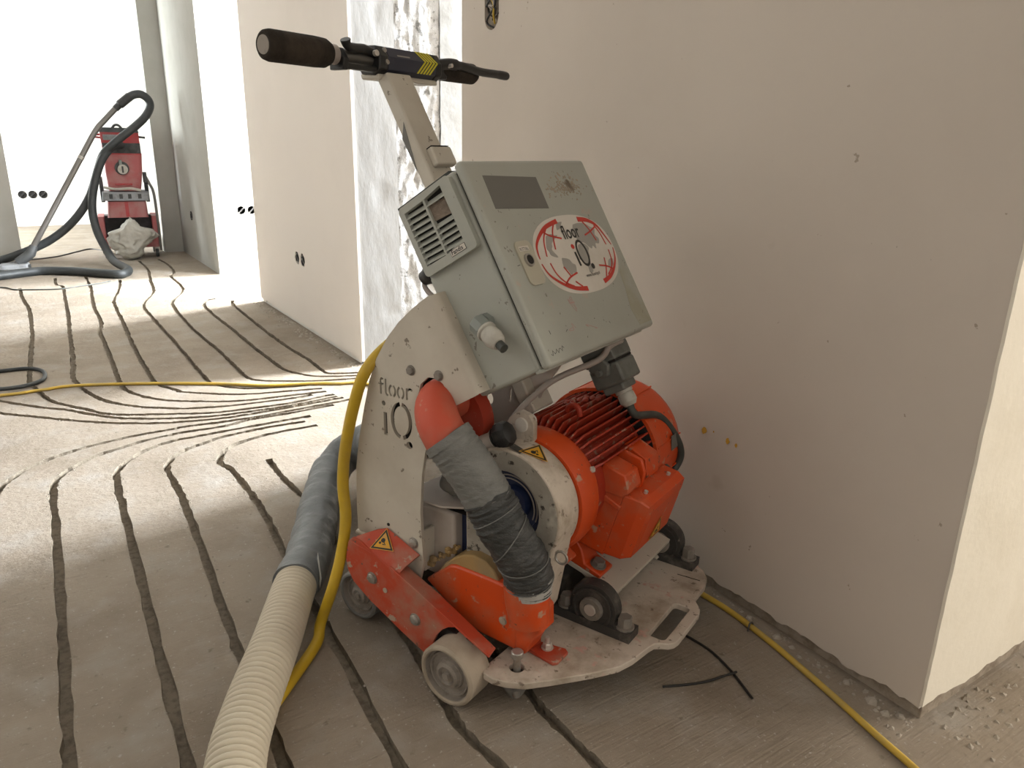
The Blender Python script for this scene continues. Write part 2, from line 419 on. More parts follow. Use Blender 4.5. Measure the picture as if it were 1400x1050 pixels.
# ------------------------------------------------------------------ the setting
GROOVES = [
    ((-0.071,5.564), (-0.064,5.238), (-0.038,4.847), (-0.035,4.477), (-0.039,4.127), (-0.049,3.828), (-0.060,3.520), (-0.065,3.296), (-0.050,3.214), (-0.030,3.113), (-0.002,3.011), (0.048,2.928), (0.097,2.856), (0.128,2.800), (0.169,2.759), (0.220,2.725), (0.284,2.693), (0.432,2.622), (0.506,2.601), (0.603,2.590), (0.732,2.581), (0.905,2.603)),
    ((0.133,5.890), (0.129,5.609), (0.160,5.505), (0.149,5.078), (0.138,4.625), (0.119,4.176), (0.106,3.801), (0.092,3.485), (0.080,3.302), (0.092,3.176), (0.121,3.037), (0.167,2.915), (0.253,2.802), (0.338,2.736), (0.381,2.706), (0.519,2.658), (0.618,2.644), (0.762,2.628), (0.831,2.635)),
    ((0.314,5.867), (0.306,5.373), (0.273,4.774), (0.269,4.315), (0.244,4.074), (0.240,3.728), (0.231,3.310), (0.228,3.131), (0.237,3.032), (0.282,2.917), (0.344,2.834), (0.396,2.791), (0.508,2.722), (0.602,2.687), (0.731,2.668), (0.837,2.653), (0.881,2.647)),
    ((0.501,5.642), (0.460,5.296), (0.390,4.904), (0.372,4.588), (0.365,4.264), (0.350,3.851), (0.342,3.449), (0.344,3.296), (0.342,3.133), (0.348,3.063), (0.369,2.998), (0.404,2.927), (0.415,2.901), (0.550,2.794), (0.645,2.750), (0.747,2.723), (0.879,2.690)),
    ((0.724,6.468), (0.725,6.023), (0.670,5.493), (0.631,5.096), (0.552,4.821), (0.511,4.604), (0.510,4.305), (0.518,3.859), (0.521,3.431), (0.520,3.298), (0.523,3.077), (0.526,2.985), (0.550,2.918), (0.605,2.849), (0.666,2.810), (0.763,2.774), (0.843,2.755), (0.922,2.730), (1.022,2.707)),
    ((0.870,6.531), (0.889,6.180), (0.868,5.805), (0.818,5.618), (0.802,5.094), (0.677,4.707), (0.649,4.356), (0.644,4.002), (0.644,3.893), (0.658,3.559), (0.664,3.298), (0.664,3.093), (0.669,2.972), (0.699,2.910), (0.785,2.851), (0.886,2.798), (1.065,2.739)),
    ((0.909,4.677), (0.862,4.651), (0.814,4.516), (0.805,4.190), (0.812,3.857), (0.814,3.443), (0.821,3.184), (0.828,3.014), (0.866,2.920), (0.931,2.842), (1.080,2.775)),
    ((0.986,4.572), (0.959,4.440), (0.953,4.132), (0.946,3.731), (0.949,3.399), (0.964,3.105), (0.961,2.927), (0.977,2.865), (1.101,2.810)),
    ((-0.227,3.201), (-0.160,3.110), (-0.095,3.027), (-0.031,2.952), (0.033,2.889), (0.094,2.809), (0.158,2.732), (0.198,2.696), (0.257,2.659), (0.363,2.606), (0.475,2.571), (0.595,2.559), (0.728,2.553), (0.906,2.573)),
    ((-0.223,3.030), (-0.159,2.959), (-0.076,2.878), (0.026,2.778), (0.127,2.691), (0.209,2.636), (0.292,2.590), (0.356,2.568), (0.491,2.536), (0.639,2.534), (0.799,2.539), (0.911,2.548)),
    ((-0.174,2.191), (-0.155,2.271), (-0.142,2.306), (-0.100,2.371), (-0.056,2.417), (0.009,2.455), (0.068,2.480), (0.151,2.501), (0.236,2.510), (0.324,2.512), (0.347,2.517), (0.483,2.500), (0.629,2.496), (0.928,2.511)),
    ((-0.065,1.012), (-0.061,1.117), (-0.049,1.517), (-0.040,1.958), (-0.037,2.140), (-0.031,2.230), (-0.011,2.285), (0.020,2.330), (0.080,2.387), (0.142,2.417), (0.228,2.449), (0.316,2.464), (0.338,2.466), (0.473,2.457), (0.550,2.478), (0.694,2.476), (0.862,2.486)),
    ((0.087,0.918), (0.089,1.008), (0.098,1.428), (0.110,1.957), (0.111,2.073), (0.116,2.166), (0.122,2.229), (0.142,2.276), (0.180,2.329), (0.239,2.380), (0.306,2.404), (0.328,2.406), (0.462,2.409), (0.605,2.413), (0.743,2.412)),
    ((0.207,0.726), (0.212,0.893), (0.218,1.151), (0.225,1.351), (0.247,1.876), (0.249,2.002), (0.247,2.122), (0.248,2.197), (0.274,2.262), (0.324,2.311), (0.380,2.336), (0.442,2.361), (0.575,2.375), (0.718,2.368)),
    ((0.367,0.717), (0.362,0.840), (0.384,1.254), (0.393,1.492), (0.410,1.789), (0.408,1.950), (0.402,2.089), (0.387,2.146), (0.389,2.182), (0.420,2.242), (0.469,2.282), (0.528,2.304), (0.577,2.313), (0.650,2.316), (0.738,2.313)),
    ((0.499,0.649), (0.492,0.760), (0.477,0.858), (0.482,0.921), (0.495,1.041), (0.504,1.130), (0.526,1.739), (0.520,1.842), (0.514,1.942), (0.512,2.048), (0.515,2.121)),
    ((0.622,0.558), (0.619,0.681), (0.614,0.812), (0.618,0.880), (0.628,1.106), (0.636,1.393)),
]

def build_floor():
    co = [Vector((-2.4, -3.1)), Vector((4.4, -3.1)), Vector((4.4, 9.8)), Vector((-2.4, 9.8))]
    ed = [(0, 1), (1, 2), (2, 3), (3, 0)]
    fc = []
    lines = []
    rnd = random.Random(3)
    for g in GROOVES:
        P = smooth_path([(x, y) for x, y in g], 1)
        Q = smooth_path([(x, y, 0) for x, y in g], 10)
        pts, last = [], None
        for q in Q:
            if last is None or (q - last).length > .011:
                pts.append(Vector((q.x, q.y)))
                last = q
        k = len(pts)
        lines.append(pts)
        wd = [.0195 + .0035 * mnoise.noise((p.x * 14, p.y * 14, 0)) for p in pts]
        L_, R_ = [], []
        for i in range(k):
            t = (pts[min(i + 1, k - 1)] - pts[max(i - 1, 0)]).normalized()
            n = Vector((-t.y, t.x))
            L_.append(pts[i] + n * (wd[i] / 2 + rnd.uniform(-.0026, .0026)))
            R_.append(pts[i] - n * (wd[i] / 2 + rnd.uniform(-.0026, .0026)))
        poly = ccw([tuple(p) for p in L_ + R_[::-1]])
        b = len(co)
        co += [Vector(p) for p in poly]
        ids = list(range(b, b + len(poly)))
        fc.append(ids)
    V2, E2, F2, ov, oe, of = delaunay_2d_cdt(co, ed, fc, 0, 1e-6)
    n = len(V2)
    DEP = .018
    mb = MB()
    vs_ = [(p.x, p.y, 0) for p in V2] + [(p.x, p.y, -DEP) for p in V2]
    fs, ms, ge = [], [], {}
    for f, o in zip(F2, of):
        a, b, c = f[0], f[1], f[2]
        if (V2[b] - V2[a]).cross(V2[c] - V2[a]) < 0:
            b, c = c, b
        if o:
            fs.append((n + a, n + b, n + c))
            ms.append(1)
            for e in ((a, b), (b, c), (c, a)):
                ge[e] = 1
        else:
            fs.append((a, b, c))
            ms.append(0)
    for (a, b) in ge:
        if (b, a) not in ge:
            fs.append((b, a, n + a, n + b))
            ms.append(1)
    mb.v, mb.f, mb.m = vs_, fs, ms
    o = struct(mb.build('floor', ['floor', 'groove'], smooth=0))
    return lines

GLINES = build_floor()

# chips and dust thrown up along the cut channels
CORDS = []
def build_chips():
    rnd = random.Random(11)
    mb = MB()
    near = {(int(cx // .02) + i, int(cy // .02) + j) for cx, cy in CORDS for i in (-1, 0, 1) for j in (-1, 0, 1)}
    def chip(x, y, s, z=0.):
        if (int(x // .02), int(y // .02)) in near:
            return
        a = rnd.uniform(0, 6.28)
        vs_ = []
        for k in range(4):
            vs_.append((x + s * rnd.uniform(.5, 1.2) * math.cos(a + k * 1.57), y + s * rnd.uniform(.5, 1.2) * math.sin(a + k * 1.57), z))
        vs_.append((x + rnd.uniform(-.3, .3) * s, y + rnd.uniform(-.3, .3) * s, z + s * rnd.uniform(.4, .9)))
        mb.add(vs_, [(0, 1, 4), (1, 2, 4), (2, 3, 4), (3, 0, 4), (3, 2, 1, 0)])
    for pts in GLINES:
        for i in range(1, len(pts) - 1):
            t = (pts[i + 1] - pts[i - 1]).normalized()
            nn = Vector((-t.y, t.x))
            for s in (-1, 1):
                if rnd.random() < .72:
                    p = pts[i] + nn * s * (.0102 + abs(rnd.gauss(0, .0035)))
                    chip(p.x, p.y, rnd.uniform(.0012, .0036))
    for k in range(420):
        y = rnd.uniform(.47, 2.0)
        chip(1.128 - abs(rnd.gauss(0, .028)), y, rnd.uniform(.0015, .006))
    for k in range(260):
        chip(1.125 - abs(rnd.gauss(0, .03)), rnd.uniform(2.9, 4.46), rnd.uniform(.003, .010))
    for k in range(260):
        chip(rnd.uniform(1.14, 2.2), .468 - abs(rnd.gauss(0, .05)), rnd.uniform(.002, .008))
    for k in range(240):
        chip(rnd.uniform(-.3, 1.05), rnd.uniform(.4, 2.9), rnd.uniform(.001, .0028))
    for k in range(60):
        chip(rnd.uniform(1.15, 1.6), rnd.uniform(2.80, 2.895), rnd.uniform(.003, .012))
    o = mb.build('concrete_dust', 'chip', smooth=0)
    o['kind'] = 'stuff'
    tag(o, 'pale concrete chips and dust scattered along the cut floor channels', 'rubble')

def ragged(a0, a1, base, amp, step, seed):
    out, a, i = [], a0, 0
    rnd = random.Random(seed)
    while a < a1:
        out.append((a, base + amp * (.6 * mnoise.noise((a * 9, seed, 0)) + .4 * mnoise.noise((a * 40, seed, 5))) + rnd.uniform(-.12, .12) * amp))
        a += step * rnd.uniform(.7, 1.3)
    out.append((a1, base))
    return out

CEIL = 2.55
# right wall beside the machine: plaster skin over a rough core
def near_wall():
    core = MB().box((1.142, .4815, 0), (1.34, 2.03, CEIL))
    o = struct(core.build('wall_right', 'plaster_edge', smooth=0))
    bot = ragged(.4802, 2.03, .026, .018, .012, 3)
    side = [(.4802, z / 40) for z in range(int(CEIL * 40) - 1, 2, -1)]
    outer = bot + [(2.03, CEIL), (.4802, CEIL)] + side
    hole = arc((1.868, 1.30), .036, .036, 0, 180, 10) + arc((1.868, 1.233), .036, .036, 180, 360, 10)
    p = MB().slab(outer, [hole], (1.142, 0, 0), (0, 1, 0), (0, 0, 1), (-.012, 0, 0))
    p.build('plaster_skin', 'plaster', o, smooth=0)
    MB().box((1.1421, 1.82, 1.185), (1.1423, 1.92, 1.35)).build('hole_back', 'dark', o, smooth=0)
    e = MB().slab([(1.1292 + .0022 * mnoise.noise((z * .31, 9, 0)) + .0012 * mnoise.noise((z * .9, 4, 0)), z / 60) for z in range(2, int(CEIL * 60))] + [(1.131, CEIL), (3.2, CEIL)] + ragged(1.131, 3.2, .03, .014, .014, 9)[::-1], [], (0, .480, 0), (1, 0, 0), (0, 0, 1), (0, -.005, 0))
    c2 = struct(MB().box((1.1435, .4810, 0), (3.2, .68, CEIL)).build('wall_right_return', 'plaster_edge', smooth=0))
    e.build('plaster_skin', 'plaster_cream', c2, smooth=0)
near_wall()

# small ochre splashes on the plaster
for i, (y, z, s) in enumerate(((.997, .347, .0075), (.934, .345, .006), (.912, .343, .004), (.972, .352, .002))):
    rnd = random.Random(i)
    poly = [(s * (.55 + .45 * rnd.random()) * math.cos(k * .628), s * 1.35 * (.55 + .45 * rnd.random()) * math.sin(k * .628)) for k in range(10)]
    o = MB().prism([(1.1296, y + a, z + b) for a, b in poly], (-.0006, 0, 0)).build('paint_splash', 'stain')
    tag(o, 'small ochre paint splash on the beige wall beside the orange motor', 'stain', 'ochre splashes on the wall')

# hall wall with the pink plaster, beyond the doorway
def hall_wall():
    o = struct(MB().box((1.142, 2.94, 0), (1.26, 4.475, CEIL)).build('wall_hall', 'plaster_white', smooth=0))
    outer = ragged(2.903, 4.475, .022, .018, .014, 21) + [(4.475, CEIL)] + [(2.9015 + .004 * mnoise.noise((z * .6, 3, 0)), z / 30) for z in range(int(CEIL * 30), 1, -1)]
    def blob(y, z, r, sd):
        rr = random.Random(sd)
        return [(y + r * rr.uniform(.85, 1.1) * math.cos(a * .5236), z + r * rr.uniform(.85, 1.12) * math.sin(a * .5236)) for a in range(12)]
    p = MB().slab(outer, [blob(3.635, .353, .034, 1), blob(3.722, .353, .034, 2)], (1.142, 0, 0), (0, 1, 0), (0, 0, 1), (-.012, 0, 0))
    p.build('plaster_skin', 'plaster_pink', o, smooth=0)
hall_wall()

# deep concrete jamb of the doorway
def jamb():
    o = struct(MB().box((1.143, 2.935, 0), (2.6, 3.1, CEIL)).build('wall_jamb', 'rough', smooth=0))
    def panel(name, x0, x1, y, amp, mat, nx, sc, sd):
        nz = int(CEIL / .02)
        vs_, fs = [], []
        for k in range(nz + 1):
            for i in range(nx + 1):
                x, z = x0 + (x1 - x0) * i / nx, CEIL * k / nz
                h = mnoise.fractal((x * sc, z * sc * .8, sd), 1., 2.1, 5)
                pit = max(0., mnoise.noise((x * sc * 1.3 + 5, z * sc * 1.3, sd + 9)) - .28) * amp * 4
                edge = .003 * mnoise.noise((z * 17, sd, 3)) if i in (0, nx) else 0
                vs_.append((x + edge, y - amp * h + pit, z))
        for k in range(nz):
            for i in range(nx):
                a = k * (nx + 1) + i
                fs.append((a, a + 1, a + nx + 2, a + nx + 1))
        MB().add(vs_, fs).build(name, mat, o, smooth=60)
    panel('plaster_strip', 1.1425, 1.318, 2.905, .0015, 'smear', 16, 9, 1)
    panel('concrete_face', 1.316, 1.52, 2.916, .006, 'rough', 44, 26, 4)
    panel('plaster_strip', 1.519, 2.6, 2.909, .003, 'jamb_white', 60, 8, 7)
jamb()

def wall(name, lo, hi, mat):
    return struct(MB().box(lo, hi).build(name, mat, smooth=0))
wall('wall_pier', (1.13, 5.56, 0), (1.29, 6.9, CEIL), 'pier')
wall('wall_partition_right', (.985, 6.9, 0), (4.3, 7.03, CEIL), 'pier')
wall('wall_partition_left', (-2.3, 6.9, 0), (-.032, 7.03, CEIL), 'pier')
wall('wall_far', (-2.3, 9.6, 0), (4.3, 9.7, CEIL), 'plaster_white')
wall('wall_left', (-2.3, -3.0, 0), (-2.2, 9.6, CEIL), 'masonry')
wall('wall_behind', (-2.3, -3.1, 0), (4.3, -3.0, CEIL), 'masonry')
wall('wall_outer', (4.2, -3.0, 0), (4.3, 9.6, CEIL), 'plaster_white')
wall('ceiling', (-2.3, -3.1, CEIL), (4.3, 9.7, CEIL + .1), 'ceiling')
# ragged cut mortar line on the pier's corner
pm = MB()
for k in range(80):
    z = .1 + k * .03
    s = random.uniform(.002, .007)
    pm.ball((1.131, 5.561, z), s, 6, (.6, .6, 1.6))
struct(pm.build('trim_1', 'pier'))

# sockets and wall boxes
def socket_box(loc, ax, label, r=.033, cat='socket', group=None, rim='dark'):
    o = thing('socket_box', label, cat, loc, 0, group)
    a = Vector(ax)
    MB().lathe((0, 0, 0), a, [(-.0005, .0001), (-.0005, r * .9), (.004, r * .96), (.004, r), (-.0005, r)], 20, cap=False).build('back_box', rim, o)
    e = a.orthogonal().normalized()
    g = a.cross(e)
    MB().obox(a * .002 - e * r * .55 - g * r * .16, e * r * 1.1, g * r * .32, a * .005).build('terminal_strip', 'black', o)
    for s in (-1, 1):
        MB().cyl(a * .001 + e * s * r * .78, a * .006 + e * s * r * .78, .004, n=8).build('screw', 'steel', o)
    return o
for x in (.05, .143, .237):
    socket_box((x, 9.5995, .327), (0, -1, 0), 'dark round wall box in the white wall of the far room', r=.04, group='far room wall boxes')
for x in (1.633, 1.722):
    socket_box((x, 6.8995, .331), (0, -1, 0), 'dark round wall box seen through the narrow gap beside the pier', r=.035, group='wall boxes in the side room')
socket_box((1.1295, 6.385, .341), (-1, 0, 0), 'single dark wall box on the white wall behind the pier', r=.034)
for y in (3.635, 3.722):
    socket_box((1.1375, y, .353), (-1, 0, 0), 'dark empty wall box in the pale pink wall by the rough jamb', r=.033, group='twin boxes in the pink wall')
wb = thing('wiring_hole', 'oval hole in the beige wall with loose black and yellow wires', 'wall hole', (1.139, 1.868, 1.265))
MB().lathe((0, 0, 0), (-1, 0, 0), [(-.003, .0001), (-.003, .034), (.002, .036)], 20, cap=False).build('back_box', 'dark', wb)
for k, (c, m_) in enumerate((('wire_black', 0), ('yellow', 1), ('wire_black', 2), ('cable_grey', 3), ('wire_black', 4))):
    rnd = random.Random(k + 40)
    pts = [(-.002, rnd.uniform(-.02, .02), -.062 + .01 * k), (-.012, rnd.uniform(-.026, .026), -.045 + .012 * k), (-.014, rnd.uniform(-.026, .026), -.01), (-.010, rnd.uniform(-.02, .02), .03), (-.002, rnd.uniform(-.02, .02), .05)]
    MB().tube(smooth_path(pts, 6), .0026, 8).build('wire', c, wb)

# broken plaster lumps lying along the wall foot
for i, (x, y, s) in enumerate(((1.118, .751, .013), (1.104, .69, .008), (1.114, .655, .006), (1.112, .548, .017), (1.104, .518, .012), (1.118, .5, .011), (1.117, .60, .010), (1.10, .575, .005), (1.119, .82, .012), (1.116, .715, .009), (1.47, .45, .010), (1.30, .44, .007))):
    rnd = random.Random(100 + i)
    s *= .8
    vs_ = []
    for k in range(6):
        vs_.append((s * rnd.uniform(.7, 1.1) * math.cos(k * 1.047), s * rnd.uniform(.7, 1.1) * math.sin(k * 1.047), 0))
    for k in range(4):
        vs_.append((s * rnd.uniform(.3, .65) * math.cos(k * 1.57), s * rnd.uniform(.3, .65) * math.sin(k * 1.57), s * rnd.uniform(.35, .6)))
    bm = bmesh.new()
    bv = [bm.verts.new(v) for v in vs_]
    bmesh.ops.convex_hull(bm, input=bv)
    me = bpy.data.meshes.new('plaster_lump')
    bm.to_mesh(me)
    bm.free()
    me.materials.append(MT['chip'])
    o = bpy.data.objects.new('plaster_lump', me)
    COL.objects.link(o)
    o.location = (x, y, 0)
    tag(o, 'broken plaster lump lying on the floor at the foot of the wall', 'rubble', 'plaster lumps along the wall foot')
# ------------------------------------------------------------------ the floor channel milling machine
# local axes: x = forward (towards the base plate's handle), y = across (towards the wall), z = up
MC = thing('floor_milling_machine', 'white and orange floor milling machine with grey control box and black handlebar', 'machine', (.70, 1.15, 0), R(-67.5))

def bolt(p, ax, r=.008, h=.006, name='bolt', parent=None, mat='steel', socket=False):
    p, a = Vector(p), Vector(ax).normalized()
    b = MB()
    b.lathe(p, a, [(0, r * 1.25), (h * .25, r * 1.25)], 16)
    b.lathe(p + a * h * .25, a, [(0, r), (h * .8, r), (h, r * .85)], 6 if not socket else 16)
    if socket:
        b.lathe(p + a * h * 1.26, a, [(0, r * .55), (.0004, r * .5)], 6)
    return b.build(name, mat, parent)

# --- base plate
def base_plate():
    outer = [(.174, -.185), (.172, -.246), (.180, -.257), (.20, -.259), (.222, -.253), (.25, -.238), (.28, -.206), (.327, -.15), (.354, -.112), (.366, -.078), (.374, -.032), (.378, -.018), (.388, -.01),
             (.399, -.004), (.406, .006), (.409, .02), (.409, .113), (.405, .13), (.396, .142), (.386, .152), (.383, .168), (.383, .215), (.376, .242), (.36, .265), (.336, .282), (.30, .29), (.178, .29)]
    def rr(x0, x1, y0, y1, r):
        p = []
        for cx, cy, a in ((x1 - r, y1 - r, 0), (x0 + r, y1 - r, 90), (x0 + r, y0 + r, 180), (x1 - r, y0 + r, 270)):
            p += arc((cx, cy), r, r, a, a + 90, 5)
        return p
    b = MB().slab(outer, [rr(.357, .389, .0, .122, .008), circ((.217, -.212), .0125, 16)], (0, 0, .0575), (1, 0, 0), (0, 1, 0), (0, 0, .0125))
    o = b.build('base_plate', 'cream_dusty', MC, bevel=.0016)
    # levelling bolt with its foot
    lb = MB()
    lb.cyl((.217, -.212, .012), (.217, -.212, .095), .0065, n=16)
    lb.cyl((.217, -.212, .090), (.217, -.212, .102), .0105, n=20, ch=.0015)
    lb.cyl((.217, -.212, .1015), (.217, -.212, .1021), .0055, n=6)
    lb.build('levelling_bolt', 'steel', o)
    MB().lathe((.205, -.198, 0), (0, 0, 1), [(0, .012), (.012, .018), (.03, .027), (.05, .03), (.0575, .03)], 24).build('levelling_foot', 'grey_rubber', o)
    MB().prism([(x, y, .0701) for x, y in stroke([(0.321, 0.220), (0.368, 0.224)], .0022)], (0, 0, .0003)).build('saw_cut', 'dark', o)
    return o
BP = base_plate()

# --- pillow block bearings and shaft
def bearing(v0, v1):
    vm = (v0 + v1) / 2
    U0, W0 = .264, .111
    prof = []
    base = [(.188, .07), (.188, .087), (.197, .09), (.214, .091), (.220, .097)]
    dome = [(U0 + .046 * math.cos(R(a)), W0 + .046 * math.sin(R(a))) for a in range(200, -21, -10)]
    poly = base + dome + [(.308, .097), (.314, .091), (.331, .09), (.340, .087), (.340, .07)]
    b = MB()
    b.prism([(u, v0 + .006, w_) for u, w_ in poly], (0, v1 - v0 - .012, 0))
    # wider foot
    b.box((.186, v0, .0702), (.342, v1, .0875))
    o = b.build('bearing_block', 'bearing', MC, bevel=.003)
    MB().lathe((U0, v0 - .004, W0), (0, 1, 0), [(0, .0125), (0, .021), (.003, .0225), (.012, .0225)], 28, cap=False).build('bearing_ring', 'dull', o)
    MB().lathe((U0, v0 + .0055, W0), (0, -1, 0), [(0, .039), (.004, .039), (.004, .0355), (.001, .0345), (.001, .0225)], 32, cap=False).build('bearing_seal', 'bearing', o)
    for u in (.204, .324):
        bolt((u, vm, .0875), (0, 0, 1), .0135, .018, 'mounting_bolt', o, 'dull')
    return o
bearing(-.047, -.009)
bearing(.247, .285)
sh = MB()
sh.cyl((.264, -.053, .111), (.264, .292, .111), .0115, n=20, ch=.001)
sh.build('pivot_shaft', 'pale_metal', MC)

# --- tilted motor plate and motor.  motor frame: o = outwards, p = upwards, rotated 15 degrees
TH = R(15)
MO, MP = Vector((math.cos(TH), 0, -math.sin(TH))), Vector((math.sin(TH), 0, math.cos(TH)))
AX = Vector((.162, 0, .33))
def mp(o_, v, p_):
    return AX + MO * o_ + MP * p_ + Vector((0, v, 0))
b = MB().obox(mp(-.20, 0, -.166), MO * .377, (0, .238, 0), MP * .0095)
pl = b.build('motor_plate', 'cream', MC, bevel=.0012)
for s in (.02, .2):
    MB().prism([mp(.05, s, -.166), mp(.12, s, -.166), (.282, s, .10), (.25, s, .10)], (0, .012, 0)).build('pivot_ear', 'cream', pl)

def motor():
    b = MB()
    yx = (0, 1, 0)
    A = lambda v: (AX.x, v, AX.z)
    # core barrel
    b.lathe(A(-.07), yx, [(0, .099), (.22, .099)], 40)
    o = b.build('motor', 'motor', MC)
    # end bell
    eb = MB()
    eb.lathe(A(-.109), yx, [(0, .094), (.0, .108), (.012, .112), (.03, .1135), (.048, .1125), (.058, .107), (.058, .09)], 44, cap=False)
    eb.build('end_bell', 'orange', o)
    # cooling fins: each its own piece, long ribs along the barrel
    for k in range(26):
        deg = 46 + k * 6.8
        d = MO * math.cos(R(deg)) + MP * math.sin(R(deg))
        t = MO * -math.sin(R(deg)) + MP * math.cos(R(deg))
        v0, v1 = -.052, .149
        r0, r1 = .094, .121
        f = MB()
        prof = [(v0, r0), (v0 + .001, r1 - .014), (v0 + .016, r1), (v1, r1), (v1, r0)]
        f.prism([AX + d * r + t * -.0016 + Vector((0, v, 0)) for v, r in prof], t * .0032)
        f.build('cooling_fin', 'motor', o, smooth=0)
    # short ribs on the front side above the terminal box
    for k in range(7):
        deg = -10 + k * 8.0
        d = MO * math.cos(R(deg)) + MP * math.sin(R(deg))
        t = MO * -math.sin(R(deg)) + MP * math.cos(R(deg))
        f = MB()
        v0, v1 = (-.052, .149) if deg > 40 else (.075, .149)
        prof = [(v0, .094), (v0 + .002, .112), (v0 + .014, .121), (v1, .121), (v1, .094)]
        f.prism([AX + d * r + t * -.0016 + Vector((0, v, 0)) for v, r in prof], t * .0032)
        f.build('cooling_fin', 'motor', o, smooth=0)
    # fan cowl
    fc = MB()
    fc.lathe(A(.143), yx, [(0, .1215), (0, .1285), (.03, .1285), (.10, .127), (.118, .122), (.13, .108), (.134, .09), (.134, .0)], 48, cap=False)
    c = fc.build('fan_cowl', 'orange', o)
    for deg in (30, 2, -30, 80, 140, 200):
        d = MO * math.cos(R(deg)) + MP * math.sin(R(deg))
        t = MO * -math.sin(R(deg)) + MP * math.cos(R(deg))
        MB().obox(Vector(A(.148)) + d * .1275 - t * .0012, t * .0024, (0, .105, 0), d * .0022).build('cowl_rib', 'orange', o, smooth=0)
    MB().obox(Vector(A(.205)) + (MO * math.cos(R(20)) + MP * math.sin(R(20))) * .1285, (MO * -math.sin(R(20)) + MP * math.cos(R(20))) * .03, (0, .03, 0), (MO * math.cos(R(20)) + MP * math.sin(R(20))) * .0006).build('rating_label', 'label_grey', o, smooth=0)
    MB().lathe(A(.1425), yx, [(0, .122), (0, .098)], 44, cap=False).build('cowl_gap', 'dark', o)
    # lifting lugs
    for v, deg in ((.012, 98), ):
        d = MO * math.cos(R(deg)) + MP * math.sin(R(deg))
        t = MO * -math.sin(R(deg)) + MP * math.cos(R(deg))
        MB().tube([AX + d * (.119 + .017 * math.sin(q)) + t * (.013 * math.cos(q)) + Vector((0, v, 0)) for q in [math.pi * i / 10 for i in range(11)]], .0052, 10).build('lifting_eye', 'motor', o)
    # boss pair in front of the terminal box
    for v0, v1, p0, p1 in ((-.012, .038, .030, .072), (.045, .052, .02, .084)):
        g = MB()
        poly = [(.075, p0 - .012), (.128, p0), (.137, p0 + .014), (.134, p1 - .02), (.12, p1), (.075, p1)]
        g.prism([mp(a, v0, c_) for a, c_ in poly], (0, v1 - v0, 0))
        g.build('frame_boss', 'orange', o, bevel=.003)
    g = MB()
    g.prism([mp(a, -.012, c_) for a, c_ in [(.07, .008), (.131, .004), (.131, .012), (.07, .022)]], (0, .055, 0))
    g.prism([mp(a, .075, c_) for a, c_ in [(.07, .03), (.128, .028), (.133, .04), (.118, .072), (.07, .08)]], (0, .05, 0))
    g.build('frame_boss', 'orange', o, bevel=.002)
    # nameplate roughness on top
    g = MB()
    for k in range(9):
        q = 118 - 2.4 * k
        d = MO * math.cos(R(q)) + MP * math.sin(R(q))
        g.ball(AX + d * .121 + Vector((0, .06 + .012 * math.sin(k * 2.1) + .007 * k, 0)), .006, 8, (1, 1.4, .7))
    g.build('rating_plate', 'motor', o)
    # feet
    for v in (-.0, .155):
        g = MB()
        g.prism([mp(a, v, c_) for a, c_ in [(.05, -.1565), (.137, -.1565), (.137, -.147), (.10, -.144), (.086, -.12), (.06, -.10), (.03, -.10)]], (0, .05, 0))
        f = g.build('motor_foot', 'orange', o, bevel=.003)
    bolt(mp(.118, .022, -.1455), MP, .0125, .009, 'foot_bolt', o, 'dull')
    g = MB()
    g.prism([mp(a, -.105, c_) for a, c_ in [(.03, -.135), (.085, -.12), (.10, -.095), (.06, -.08), (.02, -.10)]], (0, .055, 0))
    g.build('flange_lug', 'orange', o, bevel=.004)
    # terminal box with lid
    tb = MB()
    lo = [(.088, -.008), (.145, -.008)]
    def sec(o_, v0, v1, p0, p1):
        return [mp(o_, v0, p0), mp(o_, v1, p0), mp(o_, v1, p1), mp(o_, v0, p1)]
    def loft(b, S):
        for i in range(len(S) - 1):
            b.add(S[i] + S[i + 1], [(0, 1, 5, 4), (1, 2, 6, 5), (2, 3, 7, 6), (3, 0, 4, 7)])
        b.add(S[0], [(3, 2, 1, 0)])
        b.add(S[-1], [(0, 1, 2, 3)])
        return b
    loft(tb, [sec(.075, -.01, .165, -.102, .03), sec(.128, -.008, .163, -.10, .034)]).build('terminal_box', 'orange', o, bevel=.004)
    loft(MB(), [sec(.1285, -.006, .161, -.097, .034), sec(.160, -.004, .159, -.090, .038), sec(.176, .0, .154, -.078, .034), sec(.180, .012, .142, -.066, .022)]).build('terminal_box_lid', 'orange', o, bevel=.003)
    for v, p_ in ((.03, .039), (.127, .039)):
        MB().cyl(mp(.152, v, p_ - .004), mp(.152, v, p_ + .003), .0038, n=10).build('lid_screw', 'bright', o)
    warning(mp(.1815, .075, -.045), MO, Vector((0, 1, 0)), MP, .05, o)
    bolt((AX + (MO * math.cos(R(46)) + MP * math.sin(R(46))) * .109 + Vector((0, -.062, 0))), MO + MP, .006, .006, 'flange_bolt', o, 'bright')
    return o

